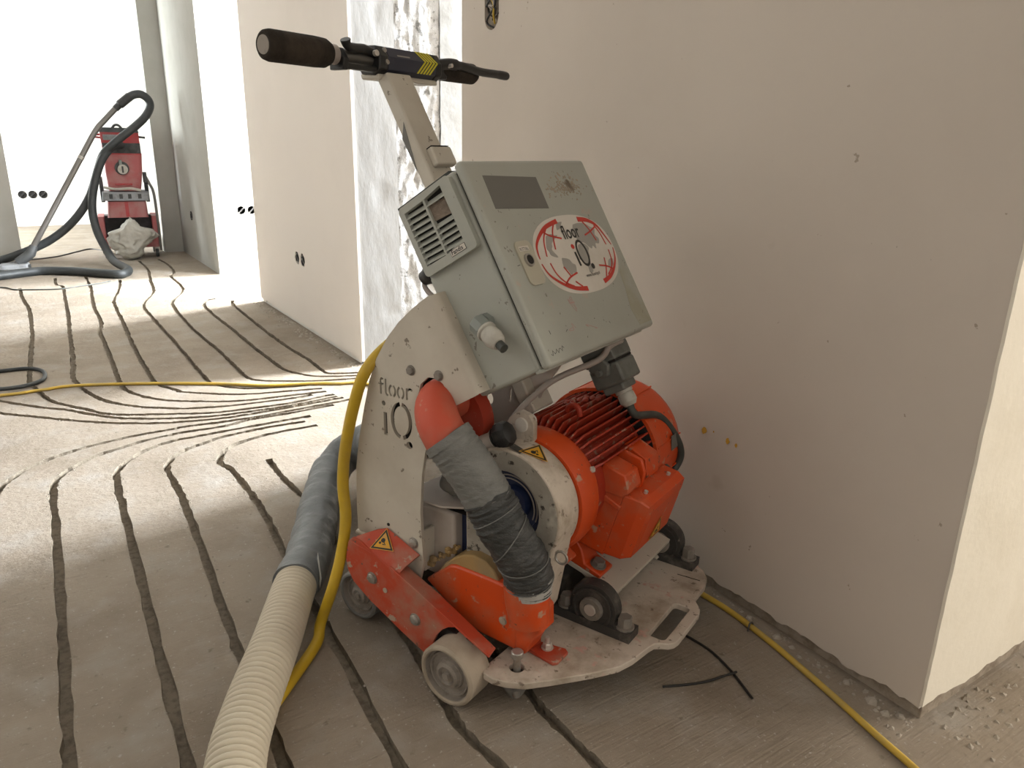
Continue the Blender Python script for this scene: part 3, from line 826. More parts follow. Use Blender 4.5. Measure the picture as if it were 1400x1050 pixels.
def warning(c, nrm, ex, ey, s, parent):
    """triangular warning sticker: black border, yellow field, black crushed-hand mark"""
    c, nrm, ex, ey = Vector(c), Vector(nrm).normalized(), Vector(ex).normalized(), Vector(ey).normalized()
    h = s * .866
    tri = lambda k: [(-s / 2 * k, -h / 3 * k), (s / 2 * k, -h / 3 * k), (0, h * 2 / 3 * k)]
    put = lambda p, z: c + ex * p[0] + ey * p[1] + nrm * z
    b = MB()
    b.prism([put(p, 0) for p in tri(1.0)], nrm * .0004)
    b.cur = 1
    b.prism([put(p, .0004) for p in tri(.92)], nrm * .0002)
    b.cur = 0
    b.prism([put(p, .0006) for p in tri(.70)], nrm * .0002)
    b.cur = 1
    b.prism([put((p[0] - s * .06, p[1] - s * .06), .0008) for p in circ((0, 0), s * .09, 12)], nrm * .0002)
    b.prism([put((p[0] + s * .085, p[1] - s * .1), .0008) for p in circ((0, 0), s * .05, 10)], nrm * .0002)
    b.prism([put(p, .0008) for p in stroke([(-s * .02, s * .02), (s * .02, s * .13), (s * .07, s * .02)], s * .045)], nrm * .0002)
    return b.build('warning_sticker', ['warn', 'black_print'], parent, smooth=0, label='yellow and black triangular warning sticker')

motor()

# --- belt housing between motor and drum
def belt_housing():
    c = (.16, .33)
    Rr = .105
    top = [(c[0] + Rr * math.cos(R(a)), c[1] + Rr * math.sin(R(a))) for a in range(-28, 151, 6)]
    outer = top + [(.076, .30), (.078, .13), (.10, .10), (.205, .10), (.232, .155)]
    hole = circ((.163, .335), .063, 36)
    b = MB().slab(outer, [hole], (0, -.171, 0), (1, 0, 0), (0, 0, 1), (0, .061, 0))
    o = b.build('belt_housing', 'cream_dusty', MC, smooth=30, bevel=.003)
    MB().lathe((.163, -.150, .335), (0, 1, 0), [(0, .0), (0, .018), (-.006, .018), (-.006, .026), (.004, .03), (.004, .048), (-.004, .05), (-.004, .06), (.02, .06)], 32, cap=False).build('pulley', 'blue', o)
    for r_ in (.046, .052):
        MB().tube([(.163 + r_ * math.cos(R(a)), -.160, .335 + r_ * math.sin(R(a))) for a in range(-20, 110, 8)], .0012, 6).build('belt_edge', 'cable_grey', o)
    MB().lathe((.163, -.128, .335), (0, 1, 0), [(0, .0), (0, .075)], 32, cap=False).build('housing_back', 'dark', o)
    inn = [(c[0] + (p[0] - c[0]) * .955, c[1] + (p[1] - c[1]) * .965) for p in outer]
    MB().slab(inn, [circ((.163, .335), .0632, 36)], (0, -.1712, 0), (1, 0, 0), (0, 0, 1), (0, -.0012, 0)).build('housing_face', 'grime', o, smooth=0)
    d = Vector((math.cos(R(73)), 0, math.sin(R(73))))
    t = Vector((math.sin(R(73)), 0, -math.cos(R(73))))
    warning(Vector((c[0], -.141, c[1])) + d * (Rr + .0006) + t * .005, d, t * .9 + Vector((0, .35, 0)), Vector((0, 1, 0)) - t * .35, .05, o)
    MB().obox(Vector((c[0], -.168, c[1])) + d * (Rr + .0004) - t * .03, t * .022, (0, .016, 0), d * .0004).build('scraped_patch', 'bearing', o, smooth=0)
    # cable clip on the rim
    MB().tube([(.262 + .011 * math.cos(q), -.158, .268 + .011 * math.sin(q)) for q in [i * .42 for i in range(16)]], .0022, 8).build('retaining_ring', 'steel', o)
    return o
BH = belt_housing()

# --- top bracket with release knob
def release():
    o = MB()
    o.slab([(.118, .42), (.165, .42), (.176, .437), (.176, .466), (.166, .48), (.148, .484), (.134, .474), (.118, .452)], [circ((.153, .461), .0095, 16)], (0, -.118, 0), (1, 0, 0), (0, 0, 1), (0, .012, 0))
    r = o.build('release_bracket', 'cream_dusty', MC, bevel=.001)
    MB().cyl((.153, -.1215, .461), (.153, -.09, .461), .0125, n=20, ch=.001).build('cross_pin', 'label_white', r)
    ax = Vector((-.86, -.12, -.5)).normalized()
    p = Vector((.133, -.152, .446))
    MB().cyl(p, p + ax * .012, .017, n=20).build('knob_collar', 'bright', r)
    MB().lathe(p - ax * .024, ax, [(0, .010), (.004, .019), (.013, .0235), (.024, .023), (.030, .018)], 9).build('release_knob', 'black', r)
    MB().tube([p + ax * .008, p + ax * .03, p + ax * .058], .0135, 16).build('knob_barrel', 'pale_metal', r)
    MB().lathe(p + ax * .006, ax, [(0, .0185), (.003, .0185)], 20).build('knob_seal', 'black', r)
release()

# --- left side plate with cut-out lettering
def side_plate():
    outer = [(-.145, .206), (-.146, .262), (-.143, .337), (-.132, .397), (-.117, .456), (-.1, .513), (-.081, .556), (-.053, .598), (-.028, .626), (-.003, .648), (.016, .663), (.036, .677), (.041, .677),
             (.086, .602), (.131, .533), (.125, .529), (.086, .505), (.073, .528), (.064, .539), (.051, .545), (.033, .544), (.017, .529), (.010, .503), (.014, .472), (.036, .442), (.024, .409), (.016, .366), (.011, .296), (.013, .24), (.016, .198), (.006, .16), (-.02, .155), (-.055, .19), (-.068, .206)]
    sw = .0040
    H = []
    # floor
    H.append(stroke([(-.0675, .5215), (-.0715, .5225), (-.0735, .519), (-.0735, .494)], sw))
    H.append(stroke([(-.0790, .5125), (-.0752, .5125)], sw * .9))
    H.append(stroke([(-.0718, .5125), (-.0665, .5125)], sw * .9))
    H.append(stroke([(-.0620, .523), (-.0620, .499), (-.060, .4955), (-.0565, .4950)], sw))
    for cx in (-.0468, -.0280):
        H.append(stroke(arc((cx, .5047), .0068, .0098, 108, 252, 8), sw))
        H.append(stroke(arc((cx, .5047), .0068, .0098, -72, 72, 8), sw))
    H.append(stroke([(-.0140, .495), (-.0140, .5155)], sw))
    H.append(stroke(arc((-.0065, .508), .0062, .0072, 150, 45, 6), sw))
    # iQ
    H.append(circ((-.0680, .4785), .0044, 14))
    H.append(stroke([(-.0650, .4625), (-.0650, .421)], .0080))
    H.append(stroke(arc((-.028, .4545), .0205, .0300, 97, 262, 18), .0074))
    H.append(stroke(arc((-.028, .4545), .0205, .0300, -80, 85, 18), .0074))
    H.append(circ((-.0105, .4145), .0068, 16))
    b = MB().slab(outer, H, (0, -.215, 0), (1, 0, 0), (0, 0, 1), (0, .0065, 0))
    o = b.build('side_plate', 'cream', MC, smooth=30)
    # folded flange along the control box
    f = MB()
    n = Vector((.862, 0, .508)).normalized()
    pr = []
    k = 6
    for i in range(k + 1):
        a = R(90 * i / k)
        pr.append((.012 * math.sin(a), .012 * (1 - math.cos(a))))
    a0, a1 = Vector((.0390, -.2153, .6765)), Vector((.1290, -.2153, .5325))
    vs_, fs = [], []
    for (s, d) in pr + [(.012, .03)]:
        for p in (a0, a1):
            vs_.append(p + n * s + Vector((0, d, 0)))
    for i in range(len(pr)):
        fs.append((2 * i, 2 * i + 1, 2 * i + 3, 2 * i + 2))
    f.add(vs_, fs)
    f.build('folded_flange', 'cream', o, smooth=60)
    # rolled lip at the lower edge
    MB().tube(smooth_path([(-.146, -.216, .208), (-.1, -.2185, .205), (-.068, -.2185, .2075)], 4), .0052, 10).build('lower_lip', 'cream', o)
    MB().cyl((-.066, -.2145, .2475), (-.066, -.2165, .2475), .003, n=8).build('corner_notch', 'dark', o)
    bolt((-.003, -.215, .549), (0, -1, 0), .0072, .005, 'bolt', o, 'dull')
    bolt((.056, -.215, .551), (0, -1, 0), .0072, .005, 'bolt', o, 'dull')
    bolt((-.006, -.215, .23), (0, -1, 0), .0085, .004, 'bolt', o, 'steel', True)
    return o
side_plate()

# --- interior behind the side plate
def interior():
    o = MB().box((-.13, -.172, .15), (.051, -.10, .286)).build('inner_housing', 'pale_metal', MC, bevel=.006)
    MB().box((.0, -.2, .17), (.006, -.172, .25)).build('inner_edge', 'cream', o, bevel=.001)
    MB().box((-.05, -.165, .287), (.11, -.08, .2875)).build('inner_gap_shade', 'dark', o, smooth=0)  # black sheet painting the shade between housing and shelf
    MB().box((.0515, -.15, .13), (.0755, -.09, .36)).build('inner_gap_shade', 'blue', o, smooth=0)  # near-black panel painting shade into the gap beside the belt housing
    MB().prism([(-.05, -.19, .300), (.035, -.19, .300), (.085, -.16, .300), (-.05, -.06, .300)], (0, 0, .004)).build('inner_shelf', 'pale_metal', o, bevel=.001)
    MB().prism([(-.02, -.18, .375), (.09, -.18, .405), (.09, -.18, .45), (-.02, -.18, .43)], (0, .004, 0)).build('inner_guard', 'cream', o)
    MB().lathe((.03, -.15, .335), (-.3, -.9, -.1), [(0, .026), (.006, .026), (.012, .018), (.02, .011), (.024, .005)], 20).build('hydraulic_cap', 'grey_rubber', o)
    MB().prism([(u, -.2, w_) for u, w_ in [(-.125, .385), (.0, .385), (.0, .54), (-.08, .54), (-.104, .47)]], (0, .14, 0)).build('inner_shadow_box', 'dark', o)  # black block added behind the cut-out letters; its colour stands for interior shade
    MB().box((.0, -.13, .304), (.06, -.06, .39)).build('inner_shadow_box', 'dark', o)  # black block standing in for the shade above the shelf
    MB().box((.075, -.15, .12), (.083, -.1, .33)).build('inner_post', 'navy', o)
    # red drum housing seen behind the elbow
    MB().lathe((.035, -.155, .455), (0, 1, 0), [(0, .0), (0, .066), (.03, .066), (.03, .0)], 32).build('drum_flange', 'motor', o)
interior()

# --- support frame below the control box
def support():
    b = MB()
    outer = [(-.10, .50), (.152, .535), (.124, .495), (.105, .455), (.092, .425), (.085, .39), (.02, .32), (-.06, .33), (-.10, .40)]
    b.slab(outer, [circ((-.001, .443), .009, 14, .012), [(.043, .447), (.048, .446), (.050, .472), (.045, .473)]], (0, .0, 0), (1, 0, 0), (0, 0, 1), (0, .006, 0))
    o = b.build('support_plate', 'pale_metal', MC)
    MB().prism([(-.10, -.14, .40), (.03, -.14, .40), (.06, -.14, .36), (-.05, -.14, .36)], (0, .14, 0)).build('cross_brace', 'pale_metal', o, bevel=.004)
    MB().prism([(-.10, .0, .53), (-.02, .0, .36), (-.035, .0, .35), (-.12, .0, .52)], (0, -.08, 0)).build('brace_web', 'pale_metal', o, bevel=.003)
    MB().cyl((.018, -.06, .45), (.018, -.06, .40), .009, n=14).build('spring_stop', 'bearing', o)
    MB().cyl((.018, -.06, .48), (.018, -.06, .45), .003, n=10).build('stop_pin', 'bright', o)
    MB().lathe((.018, -.06, .397), (0, 0, 1), [(0, .022), (.006, .022)], 20).build('stop_washer', 'bearing', o)
    # lower chassis beam that carries the base plate
    MB().box((-.16, -.12, .075), (.178, .24, .115)).build('chassis_beam', 'bearing', o, bevel=.003)
    MB().box((-.16, -.19, .075), (-.10, .24, .19)).build('rear_beam', 'bearing', o, bevel=.003)
support()

# --- suction hood, its neck and tab
def hood():
    b = MB()
    lf = [(.004, .152), (.060, .200), (.072, .204), (.140, .205), (.182, .204), (.205, .195), (.205, .088), (.128, .090), (.09, .10)]
    v0, v1 = -.197, -.118
    b.prism([(u, v0, w_) for u, w_ in lf], (0, v1 - v0, 0))
    b.prism([(u, v0, w_) for u, w_ in [(.2, .197), (.225, .188), (.249, .178), (.251, .140), (.236, .120), (.221, .086), (.2, .086)]], (0, .046, 0))
    o = b.build('suction_hood', 'orange', MC, bevel=.004)
    # ochre dusty cover behind
    MB().prism([(u, -.192, w_) for u, w_ in [(.02, .16), (.045, .196), (.066, .215), (.088, .228), (.11, .234), (.132, .231), (.152, .220), (.166, .200), (.166, .16)]], (0, .09, 0)).build('drum_cover', 'ochre', o, smooth=40, bevel=.003)
    g = MB()
    rnd = random.Random(5)
    for k in range(26):
        g.ball((.0 + .012 * k * .2 + rnd.uniform(-.004, .004), -.188 + rnd.uniform(-.006, .02), .175 + .0125 * k * .17 + rnd.uniform(-.004, .004)), rnd.uniform(.003, .007), 7)
    g.build('foam_seal', 'ochre', o)
    # neck
    n = MB()
    n.lathe((.222, -.186, .150), (-.08, -.06, 1), [(0, .034), (.02, .036), (.04, .038), (.075, .038)], 28)
    n.build('hood_neck', 'orange', o)
    # screw on the face
    bolt((.176, -.197, .135), (0, -1, 0), .0065, .002, 'face_screw', o, 'tyre', True)
    # tab bolted to the plate
    t = MB()
    t.prism([(.207, -.168, .0702), (.212, -.138, .0702), (.262, -.128, .0702), (.270, -.134, .0702), (.270, -.168, .0702), (.264, -.175, .0702)], (0, 0, .006))
    t.prism([(.207, -.168, .076), (.213, -.14, .076), (.219, -.14, .076), (.213, -.168, .076)], (0, 0, .03))
    tb = t.build('hood_tab', 'orange_dusty', o, bevel=.0015)
    bolt((.235, -.146, .0762), (0, 0, 1), .0085, .009, 'tab_bolt', o, 'bright')
    MB().cyl((.235, -.146, .082), (.235, -.146, .098), .0038, n=10).build('stud', 'bright', o)
hood()

# --- elbow pipe and taped hose from the side plate down to the hood
def inner_hose():
    path = smooth_path([(.04, -.15, .49), (.044, -.19, .507), (.056, -.222, .503), (.074, -.24, .487), (.094, -.247, .468), (.112, -.247, .450)], 8)
    n = len(path)
    MB().tube(path, [.031 + .0045 * min(1, i / n * 1.6) for i in range(n)], 28).build('elbow_pipe', 'elbow', MC)
    P = smooth_path([(.100, -.25, .469), (.114, -.247, .452), (.135, -.24, .424), (.156, -.232, .391), (.175, -.227, .358), (.193, -.221, .324), (.210, -.210, .290), (.219, -.198, .258), (.221, -.189, .228), (.220, -.188, .212)], 12)
    k = len(P)
    def rad(i, amp, base):
        return base + amp * (mnoise.noise((i * .9, 3, 0)) + .6 * math.sin(i * 1.9))
    a = int(k * .40)
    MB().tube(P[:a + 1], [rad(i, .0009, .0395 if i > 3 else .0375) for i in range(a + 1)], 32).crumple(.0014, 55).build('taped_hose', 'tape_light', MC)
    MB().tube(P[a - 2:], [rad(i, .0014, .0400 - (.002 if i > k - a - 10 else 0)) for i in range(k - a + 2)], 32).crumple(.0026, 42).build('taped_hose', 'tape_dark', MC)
    # clamp band and wrapped tape edges
    t0 = (P[3] - P[0]).normalized()
    MB().lathe(P[1], t0, [(0, .038), (0, .0405), (.013, .0412), (.013, .038)], 32, cap=False).build('hose_clamp', 'tape_light', MC)
    MB().cyl(P[3] + Vector((-.043, -.016, -.0)), P[3] + Vector((-.034, -.02, .012)), .005, n=10).build('clamp_screw', 'bright', MC)
    for (i0, dz, tilt) in ((int(k * .47), 0, .3), (int(k * .60), 0, 1.2), (int(k * .74), 0, -.9), (int(k * .88), 0, .25)):
        c = P[i0]
        t = (P[i0 + 1] - P[i0 - 1]).normalized()
        nrm = (t + Vector((.3, .1, 1)) * tilt * .35).normalized()
        e1 = nrm.cross(Vector((0, 1, 0))).normalized()
        e2 = nrm.cross(e1)
        rr = .0415
        pts = []
        for q in range(0, 41):
            an = 2 * math.pi * q / 40
            d = e1 * math.cos(an) + e2 * math.sin(an)
            dp = d - t * d.dot(t)
            sc = rr / max(dp.length, .4)
            pts.append(c + d * sc)
        MB().tube(pts[:-1] + [pts[0]], .0009, 6).build('tape_edge', 'tape_light', MC)
    MB().lathe(P[-1] - Vector((0, 0, .006)), (0, 0, 1), [(0, .0385), (.014, .0395), (.03, .0400), (.03, .036)], 32, cap=False).build('hose_cuff', 'tape_edge', MC)
inner_hose()

# --- red side arm with wheels
def arm():
    face = [(-.135, .190), (-.1385, .17), (-.135, .150), (-.122, .130), (-.082, .106), (0, .069), (.052, .0485), (.06, .056), (.068, .076), (.078, .098), (.09, .114), (.104, .125), (.118, .131), (.13, .1275), (.188, .1045),
            (.188, .1055), (.03, .1685), (-.062, .205), (-.10, .219), (-.118, .2215), (-.129, .211)]
    b = MB()
    b.prism([(u, -.255, w_) for u, w_ in face], (0, .006, 0))
    o = b.build('side_arm', 'orange_dusty', MC, bevel=.0015)
    tp = MB()
    q = lambda u: .205 + (u + .062) * (.1045 - .205) / (.188 + .062)
    top = [(-.03, -.2555), (.190, -.2555), (.186, -.232), (.06, -.226), (-.014, -.2265), (-.03, -.235)]
    d = Vector((.093, 0, .232)).normalized()
    tp.prism([(u, v, q(u) - .0015) for u, v in top], d * .004)
    tp.build('arm_cover', 'orange_dusty', o, bevel=.0012)
    # inclined cap over the rear end, carrying the warning sticker
    fl = [Vector(p) for p in ((-.121, -.2555, .212), (-.113, -.249, .2235), (-.097, -.236, .2305), (-.084, -.224, .236), (-.066, -.2185, .2415), (.010, -.2185, .2135), (-.003, -.240, .1965), (-.010, -.2555, .182), (-.062, -.2555, .2035))]
    fn = (fl[5] - fl[8]).cross(fl[4] - fl[8]).normalized()
    if fn.z < 0:
        fn = -fn
    k = len(fl)
    fb = MB().add([p - fn * .004 for p in fl] + fl, [tuple(range(k))[::-1], tuple(range(k, 2 * k))] + [(i, (i + 1) % k, k + (i + 1) % k, k + i) for i in range(k)])
    fb.build('arm_cap', 'orange_dusty', o, smooth=0)
    c_ = (Vector((-.086, -.243, .213)) + Vector((-.061, -.225, .237)) + Vector((-.031, -.24, .215))) / 3
    e_ = (Vector((-.031, -.24, .215)) - c_)
    e_ = (e_ - fn * e_.dot(fn)).normalized()
    pt_ = c_ - fn * (c_ - fl[8]).dot(fn)
    warning(pt_ + fn * .0012, fn, e_.cross(fn), e_, .046, o)
    for u, w_ in ((-.072, .155), (.03, .110)):
        bolt((u, -.255, w_), (0, -1, 0), .0095, .004, 'arm_bolt', o, 'steel', True)
    MB().cyl((-.04, -.2555, .142), (-.04, -.257, .142), .005, n=10).build('arm_hole', 'tyre', o)
    MB().box((.045, -.245, .055), (.15, -.226, .11)).build('wheel_recess_shade', 'dark', o)  # solid black block; its colour stands for shade inside the wheel arch
    # axle stub
    MB().cyl((.124, -.25, .055), (.124, -.18, .055), .012, n=16).build('axle', 'steel', o)
    MB().cyl((-.172, -.2, .05), (-.172, -.1, .05), .012, n=16).build('axle', 'steel', o)
arm()

def wheel(c, vo, wd, r, tread, name):
    b = MB()
    b.lathe((c[0], vo, c[1]), (0, 1, 0), [(.003, r - .0095), (0, r - .0075), (.0, r - .004), (.004, r), (wd - .004, r), (wd, r - .004), (wd, .012)], 40, cap=False)
    o = b.build(name, tread, MC, smooth=40)
    h = MB()
    h.lathe((c[0], vo, c[1]), (0, 1, 0), [(.003, r - .0095), (.012, r - .0105), (.013, r - .014), (.009, r - .0155), (.009, r - .018), (.013, r - .0195), (.014, r - .027), (.010, r - .0285), (.010, r - .031), (.004, r - .033), (.002, r - .039), (.007, r - .042), (.007, .003), (.0, .0)], 36, cap=False)
    h.build('wheel_hub', 'hub', o)
    MB().cyl((c[0], vo + .006, c[1]), (c[0], vo - .001, c[1]), .007, n=6).build('axle_bolt', 'hub', o)
    return o
wheel((.124, .0555), -.288, .056, .0555, 'tyre', 'front_wheel')
wheel((-.172, .050), -.203, .045, .050, 'grey_rubber', 'rear_wheel')
wheel((-.172, .050), .16, .045, .050, 'grey_rubber', 'rear_wheel')
# --- control box: d = towards the door, t = down the tilted face
BT = R(30.5)
BD, BTT, BV = Vector((math.cos(BT), 0, math.sin(BT))), Vector((math.sin(BT), 0, -math.cos(BT))), Vector((0, 1, 0))
BO = Vector((-.045, -.19, .801))
def bp(d, v, t):
    return BO + BD * d + BV * v + BTT * t
BW, BH_, BDP = .360, .326, .128

RED = [[(-0.20,-0.81),(-0.51,-0.71),(-0.73,-0.54),(-0.88,-0.35),(-0.93,-0.17),(-0.94,-0.03)],
[(-0.53,-0.67),(-0.64,-0.51),(-0.71,-0.34),(-0.77,-0.06)],
[(-0.30,-0.76),(-0.40,-0.59),(-0.46,-0.40),(-0.51,-0.18)],
[(-0.66,-0.63),(-0.50,-0.50),(-0.26,-0.40)],
[(0.33,-0.79),(0.57,-0.74),(0.76,-0.59),(0.86,-0.35),(0.95,-0.06)],
[(0.70,-0.60),(0.77,-0.38),(0.81,-0.08)],
[(0.43,-0.72),(0.52,-0.52),(0.59,-0.22)],
[(0.72,-0.56),(0.53,-0.46),(0.35,-0.39)],
[(-0.95,0.07),(-0.88,0.34),(-0.66,0.60),(-0.42,0.75),(-0.15,0.82)],
[(-0.76,0.09),(-0.72,0.35),(-0.60,0.57),(-0.44,0.70)],
[(-0.50,0.23),(-0.42,0.46)],
[(-0.37,0.60),(-0.25,0.75)],
[(-0.63,0.62),(-0.46,0.49),(-0.24,0.42)],
[(0.96,0.02),(0.90,0.27),(0.75,0.51),(0.55,0.68),(0.33,0.76)],
[(0.81,0.05),(0.78,0.29),(0.69,0.48),(0.52,0.63)],
[(0.60,0.22),(0.54,0.45),(0.44,0.68)],
[(0.38,0.37),(0.57,0.43),(0.72,0.53)]]
GREY = [[(-0.23,-0.77),(-0.09,-0.78),(-0.14,-0.70),(-0.18,-0.64),(-0.28,-0.61)],
[(-0.60,-0.50),(-0.48,-0.54),(-0.40,-0.50),(-0.33,-0.48),(-0.44,-0.40),(-0.53,-0.33),(-0.55,-0.26),(-0.59,-0.18),(-0.52,-0.00),(-0.66,-0.07),(-0.67,-0.16),(-0.69,-0.25)],
[(-0.45,0.03),(-0.37,0.05),(-0.29,0.10),(-0.26,0.19),(-0.20,0.25),(-0.25,0.40),(-0.33,0.40),(-0.39,0.44),(-0.43,0.32),(-0.49,0.22)],
[(0.16,-0.68),(0.30,-0.70),(0.47,-0.67),(0.57,-0.58),(0.67,-0.50),(0.62,-0.36),(0.68,-0.26),(0.63,-0.14),(0.54,-0.16),(0.50,-0.03),(0.44,-0.12),(0.38,-0.05),(0.27,-0.20),(0.20,-0.24),(0.12,-0.30),(0.10,-0.40),(0.03,-0.48),(0.10,-0.56)],
[(0.07,-0.19),(0.16,-0.21),(0.26,-0.18),(0.31,-0.08),(0.26,0.00),(0.24,0.12),(0.19,0.23),(0.17,0.47),(0.08,0.48),(0.09,0.36),(0.09,0.26),(0.02,0.16),(-0.04,0.12)],
[(0.68,0.31),(0.75,0.27),(0.82,0.29),(0.80,0.37),(0.75,0.45),(0.62,0.45)]]

def control_box():
    b = MB()
    b.obox(bp(0, 0, 0), BD * BDP, BV * (BW - .012), BTT * BH_)
    o = b.build('control_box', 'box', MC, bevel=.006, seg=3)
    MB().obox(bp(BDP - .001, .006, .006), BD * .0055, BV * (BW - .022), BTT * (BH_ - .012)).build('door_seal', 'seal', o, smooth=0)
    # rain lip over the top and foot
    MB().obox(bp(BDP - .012, .002, BH_ - .003), BD * .012, BV * (BW - .016), BTT * .007).build('lower_gutter', 'box', o, bevel=.002)
    MB().obox(bp(-.004, .004, -.004), BD * .122, BV * .34, BTT * .004).build('roof_seam', 'seal', o, smooth=0)
    # door
    d0 = BDP + .004
    dr = MB().obox(bp(d0, -.002, -.006), BD * .0165, BV * (BW + .004), BTT * (BH_ + .008)).build('door', 'box', o, bevel=.007, seg=4)
    F = d0 + .0165
    def onf(v, t, z=0.):
        return bp(F + z, v, t)
    def plate(name, pts, mat, z, th=.0005, lab=None):
        return MB().prism([onf(v, t, z) for v, t in pts], BD * th).build(name, mat, o, smooth=0, label=lab)
    # small bolt on the top edge
    MB().cyl(bp(.06, .13, -.002), bp(.06, .13, -.010), .008, n=14).build('top_bolt', 'black', o)
    # dark grey field upper left
    plate('masked_label', [(.037, .0205), (.180, .0265), (.1790, .083), (.034, .0755)], 'label_grey', 0, lab='dark grey rectangular field on the door')
    # torn label residue on the upper right
    rnd = random.Random(9)
    g = MB()
    for k in range(240):
        a, r_ = rnd.uniform(0, 6.28), abs(rnd.gauss(0, 1))
        v, t = .275 + .030 * r_ * math.cos(a), .043 + .013 * r_ * math.sin(a)
        if rnd.random() < .25:
            v, t = rnd.uniform(.195, .30), .052 + rnd.gauss(0, .005)
        s = rnd.uniform(.0008, .0030)
        g.prism([onf(v + s * rnd.uniform(.5, 1.6) * math.cos(q * 1.26), t + s * rnd.uniform(.5, 1.4) * math.sin(q * 1.26)) for q in range(5)], BD * .0003)
    g.build('label_residue', 'tyre', o, smooth=0, label='scraped remains of a label')
    # lock plate
    lp = []
    for cx, cy, a in ((.069, .1425, -90), (.069, .193, 0), (.048, .193, 90), (.048, .1425, 180)):
        lp += arc((cx, cy), .011, .011, a, a + 90, 5)
    plate('lock_plate', lp, 'lockplate', 0, .0025)
    MB().cyl(onf(.056, .164, .002), onf(.056, .164, .006), .0105, n=20).build('lock_rim', 'steel', o)
    MB().cyl(onf(.056, .164, .0055), onf(.056, .164, .0066), .0075, n=16).build('lock_core', 'dark', o)
    def txt(s, v, t, size, mat, z, name='lettering', sx=1., bold=0.):
        tv, tf = text_mesh(s, size, bold)
        m = MB()
        m.add([onf(v + x * sx, t - y, z) for x, y in tv], tf)
        return m.build(name, mat, o, smooth=0, label='printed "%s"' % s)
    plate('lock_label', [(.044, .1405), (.070, .1405), (.070, .1485), (.044, .1485)], 'label_white', .0026, .0003)
    txt('RITTAL', .0455, .1475, .0072, 'black_print', .0031)
    # globe sticker
    cv, ct, ha, hb = .2085, .168, .1265, .0755
    S = lambda a, b_: (cv + a * ha, ct + b_ * hb)
    el = []
    for i in range(64):
        a = 2 * math.pi * i / 64
        ca, sa = math.cos(a), math.sin(a)
        x = math.copysign(abs(ca) ** (2 / 2.35), ca)
        y = math.copysign(abs(sa) ** (2 / 2.35), sa)
        el.append(S(x + 0. * y, y * .93))
    plate('globe_sticker', el, 'label_white', 0, .0006, 'white oval sticker with a red globe grid and grey world map')
    g = MB()
    for p in GREY:
        q = smooth_path([(a, b_, 0) for a, b_ in p + p[:1]], 3)[:-1]
        g.prism([onf(*S(v.x, v.y), .0007) for v in q], BD * .0002)
    g.build('map_print', 'map_grey', o, smooth=0)
    g = MB()
    for i, p in enumerate(RED):
        pts = [S(a, b_) for a, b_ in p]
        q = smooth_path([(x, y, 0) for x, y in pts], 5)
        k = len(q)
        big = i in (0, 4, 8, 13)
        ws = []
        for j in range(k):
            f = j / (k - 1)
            if i == 0: w_ = .0060 * (1 - f) + .0024
            elif i == 4: w_ = .0070 * (1 - f) + .0024
            elif i == 8: w_ = .0062 * f + .0024
            elif i == 13: w_ = .0062 * f + .0024
            else: w_ = .0030
            ws.append(w_)
        MB().prism([onf(x, y, .0010) for x, y in stroke([(v.x, v.y) for v in q], ws)], BD * .0002).build('globe_line', 'red_print', o, smooth=0)
    zt = .0013
    a = S(-.20, -.36)
    txt('floor', a[0], a[1], .0345, 'black_print', zt, sx=.80, bold=.0004)
    plate('letter_i', stroke([S(-.083, -.045), S(-.078, .29)], .0052), 'black_print', .0010, .0003)
    plate('letter_i_dot', circ(S(-.083, -.175), .0048, 16, .0044), 'red_print', .0010, .0003)
    qc = S(.10, .01)
    ring = MB().slab([(p[0], p[1]) for p in circ(qc, .0168, 32, .0245)], [circ(qc, .0122, 32, .0200)], onf(0, 0, .0010), BV, BTT, BD * .0003)
    ring.build('letter_q', 'black_print', o, smooth=0)
    plate('letter_q_dot', circ(S(.215, .355), .0052, 16, .0052), 'black_print', .0010, .0003)
    a = S(-.06, .60)
    txt('www.flooriq.nl', a[0], a[1], .0092, 'black_print', zt, sx=.85)
    a = bp(F, .012, .318)
    # pencilled scrawl near the lower edge
    g = MB()
    pts = [(.014 + .0035 * k, .310 + .004 * math.sin(k * 2.3) - .0003 * k) for k in range(12)]
    g.prism([onf(x, y) for x, y in stroke(pts, .0009)], BD * .0002)
    g.build('pen_mark', 'black_print', o, smooth=0)

    plate('yellow_stain', [(.318, .215), (.345, .196), (.356, .23), (.3565, .318), (.308, .3185), (.30, .285), (.312, .25)], 'box_stain', 0, .0002)
    rnd = random.Random(21)
    for (v, t, n_) in ((.125, .245, 9), (.09, .285, 5), (.15, .282, 4)):
        pts = [(v + rnd.gauss(0, .010), t + rnd.gauss(0, .009)) for _ in range(n_)]
        q = smooth_path([(x, y, 0) for x, y in pts], 4)
        plate('chalk_mark', stroke([(p.x, p.y) for p in q], .0010), 'pink_mark', 0, .0002)
    for k in range(26):
        v, t = rnd.uniform(.01, .35), rnd.uniform(.09, .32)
        if .07 < v < .34 and .09 < t < .25:
            continue
        L_ = rnd.uniform(.001, .008)
        a = rnd.uniform(0, 3.1)
        plate('scratch', stroke([(v, t), (v + L_ * math.cos(a), t + L_ * math.sin(a))], rnd.uniform(.0005, .0012)), 'bearing', 0, .0002)

    # ---- fan filter on the left side
    def ons(d, t, z=0.):
        return bp(d, -z, t)
    bz = []
    for cx, cy, a in ((.115, .011, -90), (.115, .112, 0), (.014, .112, 90), (.014, .011, 180)):
        bz += arc((cx, cy), .008, .008, a, a + 90, 5)
    bezel_in = [(.0165, .0145), (.060, .0145), (.102, .0105), (.102, .098), (.062, .1055), (.0165, .1045)]
    bz_o = MB().slab(bz, [bezel_in], bp(0, 0, 0), BD, BTT, BV * -.010).build('fan_grille', 'box', o, bevel=.0012)
